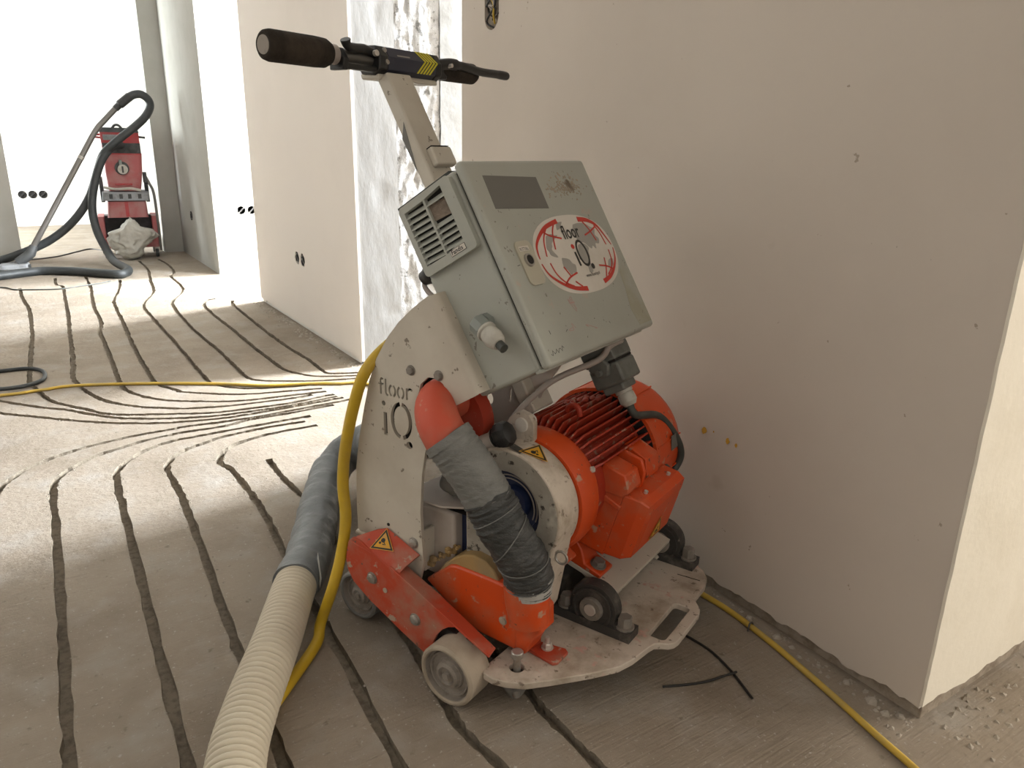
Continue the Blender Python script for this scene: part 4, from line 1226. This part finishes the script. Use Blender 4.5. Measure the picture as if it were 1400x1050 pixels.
    MB().prism([ons(d, t, .0008) for d, t in bezel_in], BV * -.0004).build('grille_recess_shade', 'dark', o, smooth=0)  # black sheet painting the shaded recess behind the slats
    plateau = [(.0635, .0255), (.080, .0215), (.1005, .0300), (.1005, .0535), (.0635, .0505)]
    MB().prism([ons(d, t, .0035) for d, t in [(.062, .024), (.101, .0285), (.101, .0545), (.062, .0505)]], BV * -.001).build('filter_mat', 'filter', o, smooth=0, label='brown dusty filter mat showing through broken slats')
    def slat(d0, t0, d1, t1):
        w_ = .0072
        p = [(d0, t0, .002), (d1, t1, .002), (d1, t1 + w_, .0095), (d0, t0 + w_, .0095)]
        q = [(d0, t0 + .0012, .002), (d1, t1 + .0012, .002), (d1, t1 + w_ + .0016, .0095), (d0, t0 + w_ + .0016, .0095)]
        vs_ = [ons(*x) for x in p] + [ons(*x) for x in q]
        MB().add(vs_, [(0, 1, 2, 3), (7, 6, 5, 4), (0, 4, 5, 1), (1, 5, 6, 2), (2, 6, 7, 3), (3, 7, 4, 0)]).build('grille_slat', 'box', o, smooth=0)
    for k in range(9):
        t = .0165 + k * .0096
        slat(.0165, t, .0595, t + .0025)
    for k in range(9):
        t = .0165 + k * .0093
        if k in (1, 2, 3):
            continue
        slat(.0635, t + .0015, .1020, t + .0065 - .004)
    MB().obox(ons(.0595, .014, .002), BD * .004, BTT * .092, BV * -.0078).build('grille_rib', 'box', o, smooth=0)
    MB().prism([ons(d, t, .0100) for d, t in [(.070, .1035), (.1025, .1035), (.1025, .1135), (.070, .1135)]], BV * -.0006).build('maker_label', 'black_print', o, smooth=0)
    MB().prism([ons(d, t, .0106) for d, t in [(.0706, .1041), (.1019, .1041), (.1019, .1129), (.0706, .1129)]], BV * -.0002).build('maker_label_field', 'label_white', o, smooth=0)
    tv, tf = text_mesh('Fandis', .0100, .0002)
    MB().add([ons(.0725 + x, .1117 - y, .0110) for x, y in tv], [f[::-1] for f in tf]).build('lettering', 'black_print', o, smooth=0, label='printed "Fandis"')

    # ---- angled cable gland on the left side
    e = bp(.072, 0, .226)
    MB().cyl(e, e + Vector((0, -.012, 0)), .017, n=8).build('gland_nut', 'gland_grey', o)
    ax = (BD * .52 + BTT * .70 + Vector((0, -.25, 0))).normalized()
    g0 = e + Vector((0, -.016, 0)) - ax * .006
    MB().lathe(g0, ax, [(-.006, .010), (0, .0165), (.02, .0165), (.022, .0145)], 8).build('gland_body', 'gland_grey', o)
    MB().lathe(g0 + ax * .0215, ax, [(0, .0165), (.004, .0165), (.005, .0135), (.008, .0145), (.02, .0158), (.03, .0135), (.036, .010)], 20).build('gland_cap', 'gland_pale', o)
    MB().cyl(g0 + ax * .055, g0 + ax * .070, .0072, n=14).build('gland_cable', 'cable_dark', o)
    # ---- black gland and cable on the back
    q0 = bp(.004, .012, .112)
    MB().lathe(q0, -BD, [(0, .016), (.008, .016), (.012, .014), (.022, .012)], 14).build('rear_gland', 'black', o)
    q1 = q0 - BD * .018
    MB().tube(smooth_path([q1, q1 - BD * .01 + BTT * .012, q1 + BTT * .03 - BD * .004, q1 + BTT * .05 + BD * .012], 6), .0042, 10).build('rear_cable', 'cable_grey', o)

    # ---- heavy plug connector below the box
    c = bp(.070, .300, BH_)
    def cb(d0, d1, v0, v1, t0, t1, name, mat, bev=.003):
        return MB().obox(bp(d0, v0, BH_ + t0), BD * (d1 - d0), BV * (v1 - v0), BTT * (t1 - t0)).build(name, mat, o, bevel=bev)
    cb(.034, .100, .262, .330, 0, .030, 'socket_housing', 'connector')
    cb(.038, .098, .264, .328, .030, .034, 'plug_seam', 'dark', .0005)
    cb(.036, .101, .262, .330, .034, .074, 'plug_housing', 'connector', .005)
    cb(.045, .09, .268, .318, .072, .088, 'plug_neck', 'connector', .004)
    MB().prism([bp(.050, .252, BH_ + .012), bp(.078, .252, BH_ + .018), bp(.088, .252, BH_ + .036), bp(.078, .252, BH_ + .054), bp(.058, .252, BH_ + .052), bp(.044, .252, BH_ + .034)], BV * .011).build('locking_lever', 'connector', o, bevel=.003)
    MB().cyl(bp(.066, .255, BH_ + .043), bp(.066, .243, BH_ + .043), .006, n=12).build('lever_pivot', 'connector', o)
    ga = (BTT * 1.0 + BD * .05).normalized()
    gp = bp(.07, .296, BH_ + .086)
    MB().lathe(gp, ga, [(0, .0165), (.008, .0165), (.009, .014), (.012, .016), (.026, .0165), (.034, .011)], 18).build('plug_gland', 'gland_pale', o)
    end = gp + ga * .034
    tb_ = mp(.125, .166, .012)
    pth = smooth_path([end - ga * .006, end + ga * .02, Vector((.262, .195, .41)), Vector((.285, .235, .36)), Vector((.292, .252, .315)), Vector((.283, .235, .285)), tb_ + Vector((0, .02, .004)), tb_ - Vector((0, .004, 0))], 8)
    MB().tube(pth, .0075, 14).build('motor_cable', 'cable_dark', o)
    # grey cable sweeping from the box foot down behind the release knob
    pth = smooth_path([bp(.105, .30, BH_ + .004), bp(.10, .262, BH_ + .006), (.196, .058, .541), (.139, .01, .507), (.118, -.04, .478), (.112, -.075, .458), (.106, -.095, .435), (.09, -.09, .40)], 8)
    MB().tube(pth, .0058, 12).build('sensor_cable', 'cable_grey', o)
    return o
control_box()

# --- handle column
def column():
    c = .332
    def cp(dd, v, s):      # dd off the column front plane, s along the column upwards
        base = BD * (c + dd)
        return base - BTT * s + BV * v
    s_of = lambda w_: (w_ - BD.z * c) / -BTT.z
    s0, s1 = s_of(.45), s_of(1.026)
    b = MB().obox(cp(-.028, -.026, s0), BD * .028, BV * .064, BTT * -(s1 - s0))
    o = b.build('handle_column', 'cream', MC, bevel=.004, seg=3)
    # clamp sleeve half way
    sm = s_of(.893)
    MB().obox(cp(-.002, -.012, sm - .036), BD * .016, BV * .056, BTT * -.036).build('column_sleeve', 'cream', o, bevel=.004, seg=3)
    MB().obox(cp(-.001, -.010, sm + .0005), BD * .014, BV * .05, BTT * -.001).build('sleeve_mouth', 'dark', o, smooth=0)
    # grey triangle sticker on the left flank
    MB().prism([cp(-.028, -.0262, s_of(.925)), cp(-.010, -.0262, s_of(.945)), cp(-.027, -.0262, s_of(.865))], BV * -.0005).build('column_sticker', 'label_grey', o, smooth=0)
    # back rail joining the box
    MB().obox(cp(-.002, -.02, s_of(.56)), BD * .04, BV * .05, BTT * -.2).build('box_mount', 'cream', o)
    return cp, s1
cp, s1 = column()

def handlebar():
    HU, HW = -.252, 1.046
    ctr = lambda v, du=0., dw=0.: Vector((HU + du, v, HW + dw))
    Y = Vector((0, 1, 0))
    b = MB().obox(ctr(-.032, -.024, -.033), (.046, 0, .0), (0, .162, 0), (-.004, 0, .010))
    o = b.build('handlebar', 'cream', MC, bevel=.003)
    MB().cyl(ctr(-.262), ctr(.275), .0125, n=20).build('bar_tube', 'tube_metal', o)
    # left grip
    MB().lathe(ctr(-.265), Y, [(0, .014), (0, .018), (.004, .0225), (.012, .0245), (.10, .0245), (.122, .0235), (.132, .019), (.135, .013)], 32, cap=False).build('grip', 'grip', o)
    MB().cyl(ctr(-.2655), ctr(-.262), .0145, n=20).build('bar_end', 'hub', o)
    MB().cyl(ctr(-.134), ctr(-.118), .0165, n=24).build('grip_collar', 'cable_grey', o)
    # right grip
    MB().lathe(ctr(.150), Y, [(0, .012), (.004, .019), (.012, .0205), (.115, .0205), (.122, .017), (.124, .012)], 28, cap=False).build('grip', 'grip', o)
    # control block: octagonal section
    sec = [(-.026, -.014), (-.020, -.024), (.012, -.026), (.026, -.016), (.027, .006), (.016, .023), (-.012, .024), (-.025, .014)]
    def block(v0, v1, k, name, mat, bev=.0015):
        return MB().prism([ctr(v0, a * k, c_ * k) for a, c_ in sec], Y * (v1 - v0)).build(name, mat, o, bevel=bev)
    block(-.012, .118, 1.0, 'control_block', 'navy')
    block(-.036, -.0125, 1.02, 'block_cap', 'black', .003)
    block(.1185, .138, 1.0, 'block_cap', 'black', .003)
    for v in (-.03,):
        for a, c_ in ((.0272, -.004), (.021, .016)):
            MB().cyl(ctr(v + .012, a - .002, c_), ctr(v + .012, a + .0025, c_ + .001), .0045, n=12).build('cap_screw', 'steel', o)
    # yellow chevrons over the two front faces
    fa = [Vector((.026, 0, -.016)), Vector((.027, 0, .006)), Vector((.016, 0, .023)), Vector((.012, 0, -.026))]
    def pt(face, s, v):
        e0, e1 = (fa[1], fa[2]) if face == 0 else (fa[1], fa[0])
        nrm = Vector((.84, 0, .54)) if face == 0 else Vector((1, 0, -.04))
        return ctr(v) + e0 * (1 - s) + e1 * s + nrm.normalized() * .0004
    g = MB()
    for k in range(5):
        v = .068 + k * .0085
        for face, sl in ((0, -.017), (1, -.022)):
            q = [pt(face, 0, v + .017), pt(face, 0, v + .022), pt(face, 1, v + .022 + sl), pt(face, 1, v + .017 + sl)]
            g.prism(q, (Vector((.84, 0, .54)) if face == 0 else Vector((1, 0, -.04))) * .0004)
    g.build('chevron_print', 'yellow_print', o, smooth=0, label='yellow chevron stripes')
    MB().prism([pt(0, .15, .012), pt(0, .15, .046), pt(0, .28, .046), pt(0, .28, .012)], Vector((.84, 0, .54)) * .0002).build('faded_print', 'map_grey', o, smooth=0)
    # left lever with its bracket
    br = MB()
    br.prism([ctr(-.116, -.016, -.024), ctr(-.116, .018, -.024), ctr(-.116, .022, -.006), ctr(-.116, .008, .012), ctr(-.116, -.016, .012)], (0, .012, 0))
    br.prism([ctr(-.116, .004, -.022), ctr(-.036, .006, -.022), ctr(-.036, .006, -.012), ctr(-.07, .006, -.013), ctr(-.104, .006, -.012), ctr(-.116, .006, -.008)], (.014, 0, 0))
    br.build('lever_bracket', 'black', o, bevel=.002)
    lv = smooth_path([ctr(-.032, .012, .008), ctr(-.06, .015, .014), ctr(-.085, .018, .013), ctr(-.105, .02, .014), ctr(-.112, .022, .024)], 6)
    MB().tube(lv, [.008] * (len(lv) - 7) + [.0075, .0075, .008, .0085, .009, .0095, .009], 12).build('lever', 'black', o)
    MB().cyl(ctr(-.045, .024, .008), ctr(-.045, .03, .009), .0055, n=14).build('lever_pivot', 'bright', o)
    # right lever reaching past the grip
    lv = smooth_path([ctr(.132, .014, .004), ctr(.165, .02, .010), ctr(.21, .022, .009), ctr(.27, .022, .004), ctr(.33, .022, .004), ctr(.368, .022, .003)], 6)
    MB().tube(lv, [.011] * 10 + [.0085] * (len(lv) - 16) + [.0092] * 4 + [.0085, .006], 12).build('lever', 'black', o)
    MB().cyl(ctr(.158, .026, .005), ctr(.158, .036, .006), .0038, n=12).build('lever_pivot', 'bright', o)
    MB().prism([ctr(.136, -.014, -.02), ctr(.136, .016, -.02), ctr(.136, .02, .012), ctr(.136, -.014, .014)], (0, .03, 0)).build('lever_bracket', 'black', o, bevel=.003)
handlebar()
# ------------------------------------------------------------------ hoses and cables on the floor
def dust_hose():
    o = thing('suction_hose', 'cream corrugated suction hose with grey taped end behind the machine', 'hose', (.14, .90, 0))
    off = Vector((.14, .90, 0))
    ctl = [(.05, .56, .050), (.085, .72, .056), (.137, .90, .063), (.188, 1.01, .066), (.268, 1.15, .068), (.345, 1.30, .064), (.405, 1.40, .062), (.50, 1.60, .072), (.572, 1.73, .088), (.635, 1.76, .125), (.675, 1.68, .18), (.67, 1.54, .225), (.66, 1.43, .24)]
    Q = smooth_path(ctl, 40)
    # arc-length resample
    pts, acc = [Q[0]], 0
    step = .0016
    for i in range(1, len(Q)):
        a, b = Q[i - 1], Q[i]
        L_ = (b - a).length
        while acc + L_ >= step:
            f = (step - acc) / L_
            a = a + (b - a) * f
            pts.append(a.copy())
            L_ = (b - a).length
            acc = 0
        acc += L_
    cut = min(range(len(pts)), key=lambda i: (pts[i] - Vector((.352, 1.312, .07))).length)
    cr = pts[:cut + 6]
    rad = [.0352 + .0072 * (0.5 + 0.5 * math.cos(2 * math.pi * i * step / .0122)) ** .45 for i in range(len(cr))]
    MB().tube([p - off for p in cr], rad, 40).build('corrugated_hose', 'hose', o, smooth=80)
    tp = pts[cut::5]
    MB().tube([p - off for p in tp], [.0455 + .0016 * mnoise.noise((i * .35, 2, 0)) + .0036 * ((i % 9) / 9) for i in range(len(tp))], 36).crumple(.0036, 26).build('taped_sleeve', 'tape_hose', o, smooth=60)
    MB().obox(pts[cut] - off + Vector((.038, -.03, -.005)), (.012, .05, .03), (.004, .0, .02), (.0008, -.0004, 0)).build('loose_tape', 'tape_edge', o, smooth=0)
dust_hose()

def cable(name, label, ctl, r, mat, cat='cable', per=10, n=12):
    CORDS.extend((p.x, p.y) for p in smooth_path(ctl, per * 3))
    base = Vector(ctl[len(ctl) // 2])
    base.z = 0
    o = MB().tube([p - base for p in smooth_path(ctl, per)], r, n).build(name, mat)
    o.location = base
    return tag(o, label, cat)
def ml(u, v, w_):
    a = R(-67.5)
    return (.70 + u * math.cos(a) - v * math.sin(a), 1.15 + u * math.sin(a) + v * math.cos(a), w_)
cable('yellow_cable', 'thick yellow cable hanging down the edge of the white side plate', [ml(-.06, -.10, .60), ml(-.085, -.17, .575), ml(-.098, -.222, .535), ml(-.122, -.232, .47), ml(-.148, -.234, .38), ml(-.157, -.236, .31), ml(-.150, -.24, .245), ml(-.152, -.252, .18), ml(-.158, -.272, .115), ml(-.185, -.285, .03), (.345, 1.18, .0112), (.27, 1.10, .0105), (.19, 1.02, .0105), (.13, .975, .0105), (.06, .90, .0105), (-.02, .80, .0105)], .0105, 'yellow')
cable('extension_cord', 'long ochre yellow cord across the grooved floor and along the wall foot', [(-.5, 3.25, .006), (-.16, 3.16, .006), (-.03, 3.16, .006), (.08, 3.16, .006), (.31, 3.06, .006), (.55, 2.92, .006), (.70, 2.81, .006), (.86, 2.75, .006), (.95, 2.70, .006), (1.04, 2.65, .006), (1.07, 2.45, .006), (1.06, 2.0, .006), (1.10, 1.6, .006), (1.10, 1.25, .006), (1.092, 1.0, .006), (1.098, .86, .006), (1.088, .75, .006), (1.072, .656, .006), (1.055, .569, .006), (1.038, .492, .006), (1.02, .40, .006), (.98, .22, .006)], .0058, 'yellow_cord')
cable('cable_loop', 'dark blue grey cable loop lying on the far grooved floor', [(-.5, 3.52, .008), (-.16, 3.506, .008), (-.07, 3.497, .008), (-.022, 3.44, .008), (-.012, 3.36, .008), (-.025, 3.285, .009), (-.07, 3.236, .010), (-.13, 3.21, .014), (-.25, 3.175, .030), (-.33, 3.15, .022), (-.5, 3.08, .008)], .0078, 'vac_hose')
cable('wire_offcut', 'curved black wire offcut lying in front of the plate handle', [(.962, .865, .0025), (.968, .83, .0025), (.972, .79, .0025), (.966, .75, .0025), (.957, .716, .0028), (.948, .69, .0025), (.937, .66, .0025)], .0024, 'wire_black', 'wire')
cable('wire_offcut', 'straight black wire offcut crossing under the curved one', [(.826, .763, .0022), (.862, .746, .0022), (.90, .732, .0024), (.935, .722, .0068), (.955, .718, .0076), (.962, .717, .0076)], .0022, 'wire_black', 'wire')
cable('wire_twist', 'thin rusty tie wire standing on the yellow cord by the wall', [(1.104, .80, .002), (1.096, .795, .014), (1.084, .792, .018), (1.078, .79, .004)], .0018, 'bearing', 'wire')

# ------------------------------------------------------------------ construction vacuum in the far doorway
VYAW = R(6)
VO = Vector((.711, 6.66, 0))
VC = thing('construction_vacuum', 'dusty red construction vacuum with grey clamp ring in the far doorway', 'vacuum', VO, -VYAW)
def vl(x, y, z):
    return VO + Vector((math.cos(VYAW), -math.sin(VYAW), 0)) * x + Vector((math.sin(VYAW), math.cos(VYAW), 0)) * y + Vector((0, 0, z))
# local: x right, y away from the camera side (0 = front), z up
def vacuum():
    def loft(S, name, mat, parent, bev=.012):
        b = MB()
        for i in range(len(S) - 1):
            b.add(list(S[i]) + list(S[i + 1]), [(0, 1, 5, 4), (1, 2, 6, 5), (2, 3, 7, 6), (3, 0, 4, 7)])
        b.add(S[0], [(3, 2, 1, 0)])
        b.add(S[-1], [(0, 1, 2, 3)])
        return b.build(name, mat, parent, bevel=bev, seg=3)
    def rc(x0, x1, y0, y1, z):
        return [(x0, y0, z), (x1, y0, z), (x1, y1, z), (x0, y1, z)]
    dl = loft([rc(-.19, .20, .02, .36, .080), rc(-.19, .20, .02, .36, .125)], 'dolly', 'vac_red', VC)
    for x in (-.215, .165):
        loft([rc(x, x + .045, .02, .32, .12), rc(x, x + .045, .02, .32, .325)], 'dolly_side', 'vac_red', dl)
    loft([rc(-.18, .17, .17, .31, .12), rc(-.18, .17, .17, .31, .32)], 'dolly_back', 'vac_dark', dl)
    for x, y in ((.178, .04), (-.185, .04)):
        MB().cyl((x - .012, y, .034), (x + .012, y, .034), .034, n=24, ch=.004).build('caster_wheel', 'vac_dark', dl)
        MB().obox((x - .018, y - .012, .033), (.036, 0, 0), (0, .03, 0), (0, 0, .05)).build('caster_fork', 'steel', dl, bevel=.003)
    for x in (-.20, .175):
        MB().cyl((x - .018, .32, .08), (x + .018, .32, .08), .08, n=28, ch=.006).build('rear_wheel', 'vac_dark', dl)
    ct = loft([rc(-.142, .145, -.01, .29, .318), rc(-.128, .141, -.01, .29, .44)], 'dust_container', 'vac_red', VC, .02)
    MB().box((-.012, -.016, .325), (.012, -.008, .44)).build('container_rib', 'vac_red_top', ct)
    cl = loft([rc(-.164, .164, -.03, .32, .448), rc(-.157, .171, -.03, .32, .513)], 'clamp_ring', 'vac_grey', VC, .016)
    for x in (-.10, -.03, .03, .10):
        MB().box((x - .012, -.034, .463), (x + .012, -.028, .498)).build('clamp_dent', 'vac_dark', cl)
    for x in (-.160, .158):
        MB().box((x - .012, .08, .43), (x + .014, .2, .62)).build('clamp_latch', 'vac_dark', cl, bevel=.004)
    MB().tube(smooth_path([(-.14, -.03, .55), (-.06, -.035, .535), (.04, -.035, .54), (.115, -.03, .525)], 5), .010, 10).build('bag_rim', 'bag', cl)
    bd = loft([rc(-.108, .116, .0, .28, .52), rc(-.115, .14, -.01, .28, .66), rc(-.113, .152, .0, .28, .80)], 'filter_body', 'vac_red', VC, .02)
    MB().lathe((.002, -.008, .690), (0, -1, 0), [(0, .050), (.012, .050), (.014, .04)], 28).build('dial_ring', 'vac_dark', bd)
    MB().lathe((.006, -.020, .682), (0, -1, 0), [(0, .037), (.012, .034)], 28).build('dial', 'gland_pale', bd)
    MB().box((.0, -.040, .657), (.012, -.028, .705)).build('dial_slot', 'vac_dark', bd)
    MB().box((-.015, -.030, .70), (.006, -.013, .752)).build('dial_latch', 'gland_grey', bd, bevel=.003)
    MB().box((-.06, -.014, .562), (.06, -.004, .578)).build('body_rib', 'vac_red_top', bd, bevel=.003)
    hd = loft([rc(-.114, .148, -.005, .29, .79), rc(-.120, .146, -.005, .29, .955)], 'motor_head', 'vac_red_top', VC, .012)
    MB().box((-.112, -.011, .80), (.148, -.004, .875)).build('switch_panel', 'vac_dark', hd, bevel=.003)
    MB().box((-.10, -.012, .895), (.03, -.004, .935)).build('name_plate', 'vac_grey', hd)
    for x in (.010, .093):
        MB().lathe((x, -.008, .838), (0, -1, 0), [(0, .036), (.008, .036), (.012, .03), (.016, .012)], 24).build('switch_knob', 'vac_dark', hd)
    tp = loft([rc(-.123, .150, -.01, .295, .952), rc(-.110, .138, .0, .28, .986)], 'top_lid', 'vac_dark', VC, .008)
    MB().tube(smooth_path([(-.03, .05, .982), (-.01, .05, 1.004), (.015, .05, 1.004), (.035, .05, .982)], 5), .009, 10).build('lid_handle', 'vac_dark', tp)
    MB().cyl((.138, .03, .922), (.19, .03, .917), .008, n=10).build('lid_lever', 'black', tp)
    MB().tube([(-.115, .03, .935), (-.155, .02, .932), (-.155, .02, .915), (-.115, .03, .912)], .008, 8).build('side_hook', 'vac_red_top', tp)
    MB().tube(smooth_path([(.150, .05, .65), (.178, .04, .58), (.203, .03, .50), (.208, .02, .30), (.207, .01, .05)], 6), .010, 10).build('push_bar', 'tube_metal', VC)
    MB().obox((.14, .03, .58), (.028, 0, 0), (0, .05, 0), (0, 0, .08)).build('bar_bracket', 'vac_dark', VC, bevel=.004)
    # inlet hose that drops to the floor and bends away to the left
    iv = Matrix.Rotation(VYAW, 4, 'Z')
    loc = lambda p: iv @ (Vector(p) - VO)
    pts = [Vector((.018, .0, .856)), Vector((-.02, -.07, .852)), Vector((-.065, -.115, .828)), Vector((-.128, -.15, .748)), Vector((-.19, -.16, .60)), Vector((-.232, -.185, .42)), Vector((-.222, -.25, .25)), Vector((-.170, -.40, .115)), Vector((-.130, -.55, .055))] + [loc(p) for p in ((.58, 5.86, .031), (.545, 5.72, .0295), (.50, 5.68, .0295), (.41, 5.77, .0295), (.30, 5.90, .0295), (.19, 5.99, .0295), (.05, 6.05, .0295), (-.12, 5.97, .0295), (-.35, 5.85, .0295), (-.7, 5.7, .0295))]
    MB().tube(smooth_path(pts, 8), .0285, 16).build('inlet_hose', 'vac_hose', VC)
vacuum()

# crumpled dust bag hanging out of the dolly
def dust_bag():
    bm = bmesh.new()
    bmesh.ops.create_icosphere(bm, subdivisions=5, radius=1.)
    for v in bm.verts:
        c = v.co.normalized()
        f = 1 + .16 * mnoise.fractal((c.x * 1.9 + 3, c.y * 1.9, c.z * 1.9), 1., 2., 4) - .20 * abs(mnoise.noise((c.x * 2.4 + 8, c.y * 2.4, c.z * 5))) - .10 * abs(mnoise.noise((c.x * 6 + 1, c.y * 6, c.z * 7)))
        z = c.z * .165 * (1 + (f - 1) * .6)
        hz = max(-1, min(1, z / .165))
        rr_ = max(1e-4, math.hypot(c.x, c.y))
        end = (1 - abs(c.z) ** 7) * f
        def lerp(tab):
            for (h0, w0), (h1, w1) in zip(tab, tab[1:]):
                if hz <= h1:
                    k_ = (hz - h0) / (h1 - h0)
                    return w0 + (w1 - w0) * k_ * k_ * (3 - 2 * k_)
            return tab[-1][1]
        wl = lerp([(-1, .135), (-.4, .155), (.1, .185), (.3, .18), (.55, .075), (1, .045)])
        wr = lerp([(-1, .06), (-.5, .075), (-.1, .15), (.15, .205), (.4, .18), (.6, .07), (1, .05)])
        x = c.x / rr_ * end * (wl if c.x < 0 else wr)
        y = c.y / rr_ * end * .075
        v.co = (x, y, max(z, -.158))
    me = bpy.data.meshes.new('dust_bag')
    bm.to_mesh(me)
    bm.free()
    me.materials.append(MT['bag'])
    me.polygons.foreach_set('use_smooth', [True] * len(me.polygons))
    o = bpy.data.objects.new('dust_bag', me)
    COL.objects.link(o)
    o.location = vl(.005, -.09, .159)
    o.rotation_euler = (0, 0, -VYAW)
    tag(o, 'crumpled pale plastic dust bag hanging below the red vacuum', 'bag')
dust_bag()

# suction wand with its hose, leaning beside the vacuum
def wand():
    base = vl(-.66, -.31, 0)
    o = thing('vacuum_wand', 'bent metal suction wand with floor nozzle and looping slate grey hose', 'wand', base)
    L = lambda x, y, z: vl(x, y, z) - base
    D = -.05
    p = smooth_path([L(-.655, -.30, .125), L(-.468, -.22 + D, .425), L(-.259, -.16 + D, .765), L(-.17, -.12 + D, .911), L(-.123, -.1 + D, .979), L(-.078, -.09 + D, 1.027), L(.016, -.08 + D, 1.123)], 6)
    MB().tube(p, .0195, 16).build('tube', 'tube_metal', o)
    MB().cyl(L(-.262, -.16 + D, .760), L(-.25, -.158 + D, .780), .022, n=16).build('tube_joint', 'steel', o)
    MB().tube([L(.010, -.08 + D, 1.116), L(.036, -.08 + D, 1.14), L(.042, -.08 + D, 1.146), L(.118, -.08 + D, 1.207)], [.024, .024, .031, .031], 16).build('grip_cuff', 'black', o)
    MB().tube([L(-.635, -.295, .155), L(-.66, -.31, .105), L(-.70, -.32, .075), L(-.75, -.33, .045)], [.027, .033, .034, .03], 16).build('nozzle_elbow', 'vac_dark', o)
    MB().obox(L(-.86, -.40, .001), L(-.68, -.40, .001) - L(-.86, -.40, .001), L(-.86, -.27, .001) - L(-.86, -.40, .001), (0, 0, .04)).build('floor_nozzle', 'vac_grey', o, bevel=.01)
    MB().cyl(L(-.675, -.38, .02), L(-.665, -.38, .02), .02, n=16).build('nozzle_wheel', 'vac_dark', o)
    h = [(.112, -.08, 1.202), (.151, -.08, 1.221), (.196, -.08, 1.223), (.237, -.08, 1.192), (.246, -.08, 1.142), (.209, -.08, 1.073), (.135, -.08, 1.002), (.052, -.08, .937), (-.03, -.08, .872), (-.114, -.08, .786), (-.177, -.07, .638), (-.24, -.07, .49), (-.325, -.09, .363), (-.435, -.11, .253), (-.57, -.13, .162), (-.726, -.13, .095), (-.863, -.13, .05), (-1.05, -.16, .0295), (-1.4, -.22, .0295)]
    MB().tube(smooth_path([L(x, y + D, z) for x, y, z in h], 8), .0285, 16).build('hose', 'vac_hose', o)
wand()
MB().tube([Matrix.Rotation(VYAW, 4, 'Z') @ (Vector(p) - VO) for p in smooth_path([(-.35, 6.42, .005), (-.15, 6.70, .005), (.0, 6.84, .005), (.12, 6.90, .005), (.22, 6.99, .005), (.36, 7.22, .005), (.46, 7.34, .005), (.55, 7.22, .005), (.62, 7.0, .07)], 10)], .0048, 10).build('power_cord', 'vac_dark', VC)
cable('thin_grey_cord', 'thin grey cord lying across the bright strip of floor', [(-.5, 5.62, .004), (-.18, 5.62, .004), (-.1, 5.50, .004), (-.022, 5.456, .004), (.132, 5.405, .004), (.255, 5.457, .004), (.38, 5.52, .004), (.44, 5.58, .004)], .0042, 'cable_dark', 'cord')
build_chips()
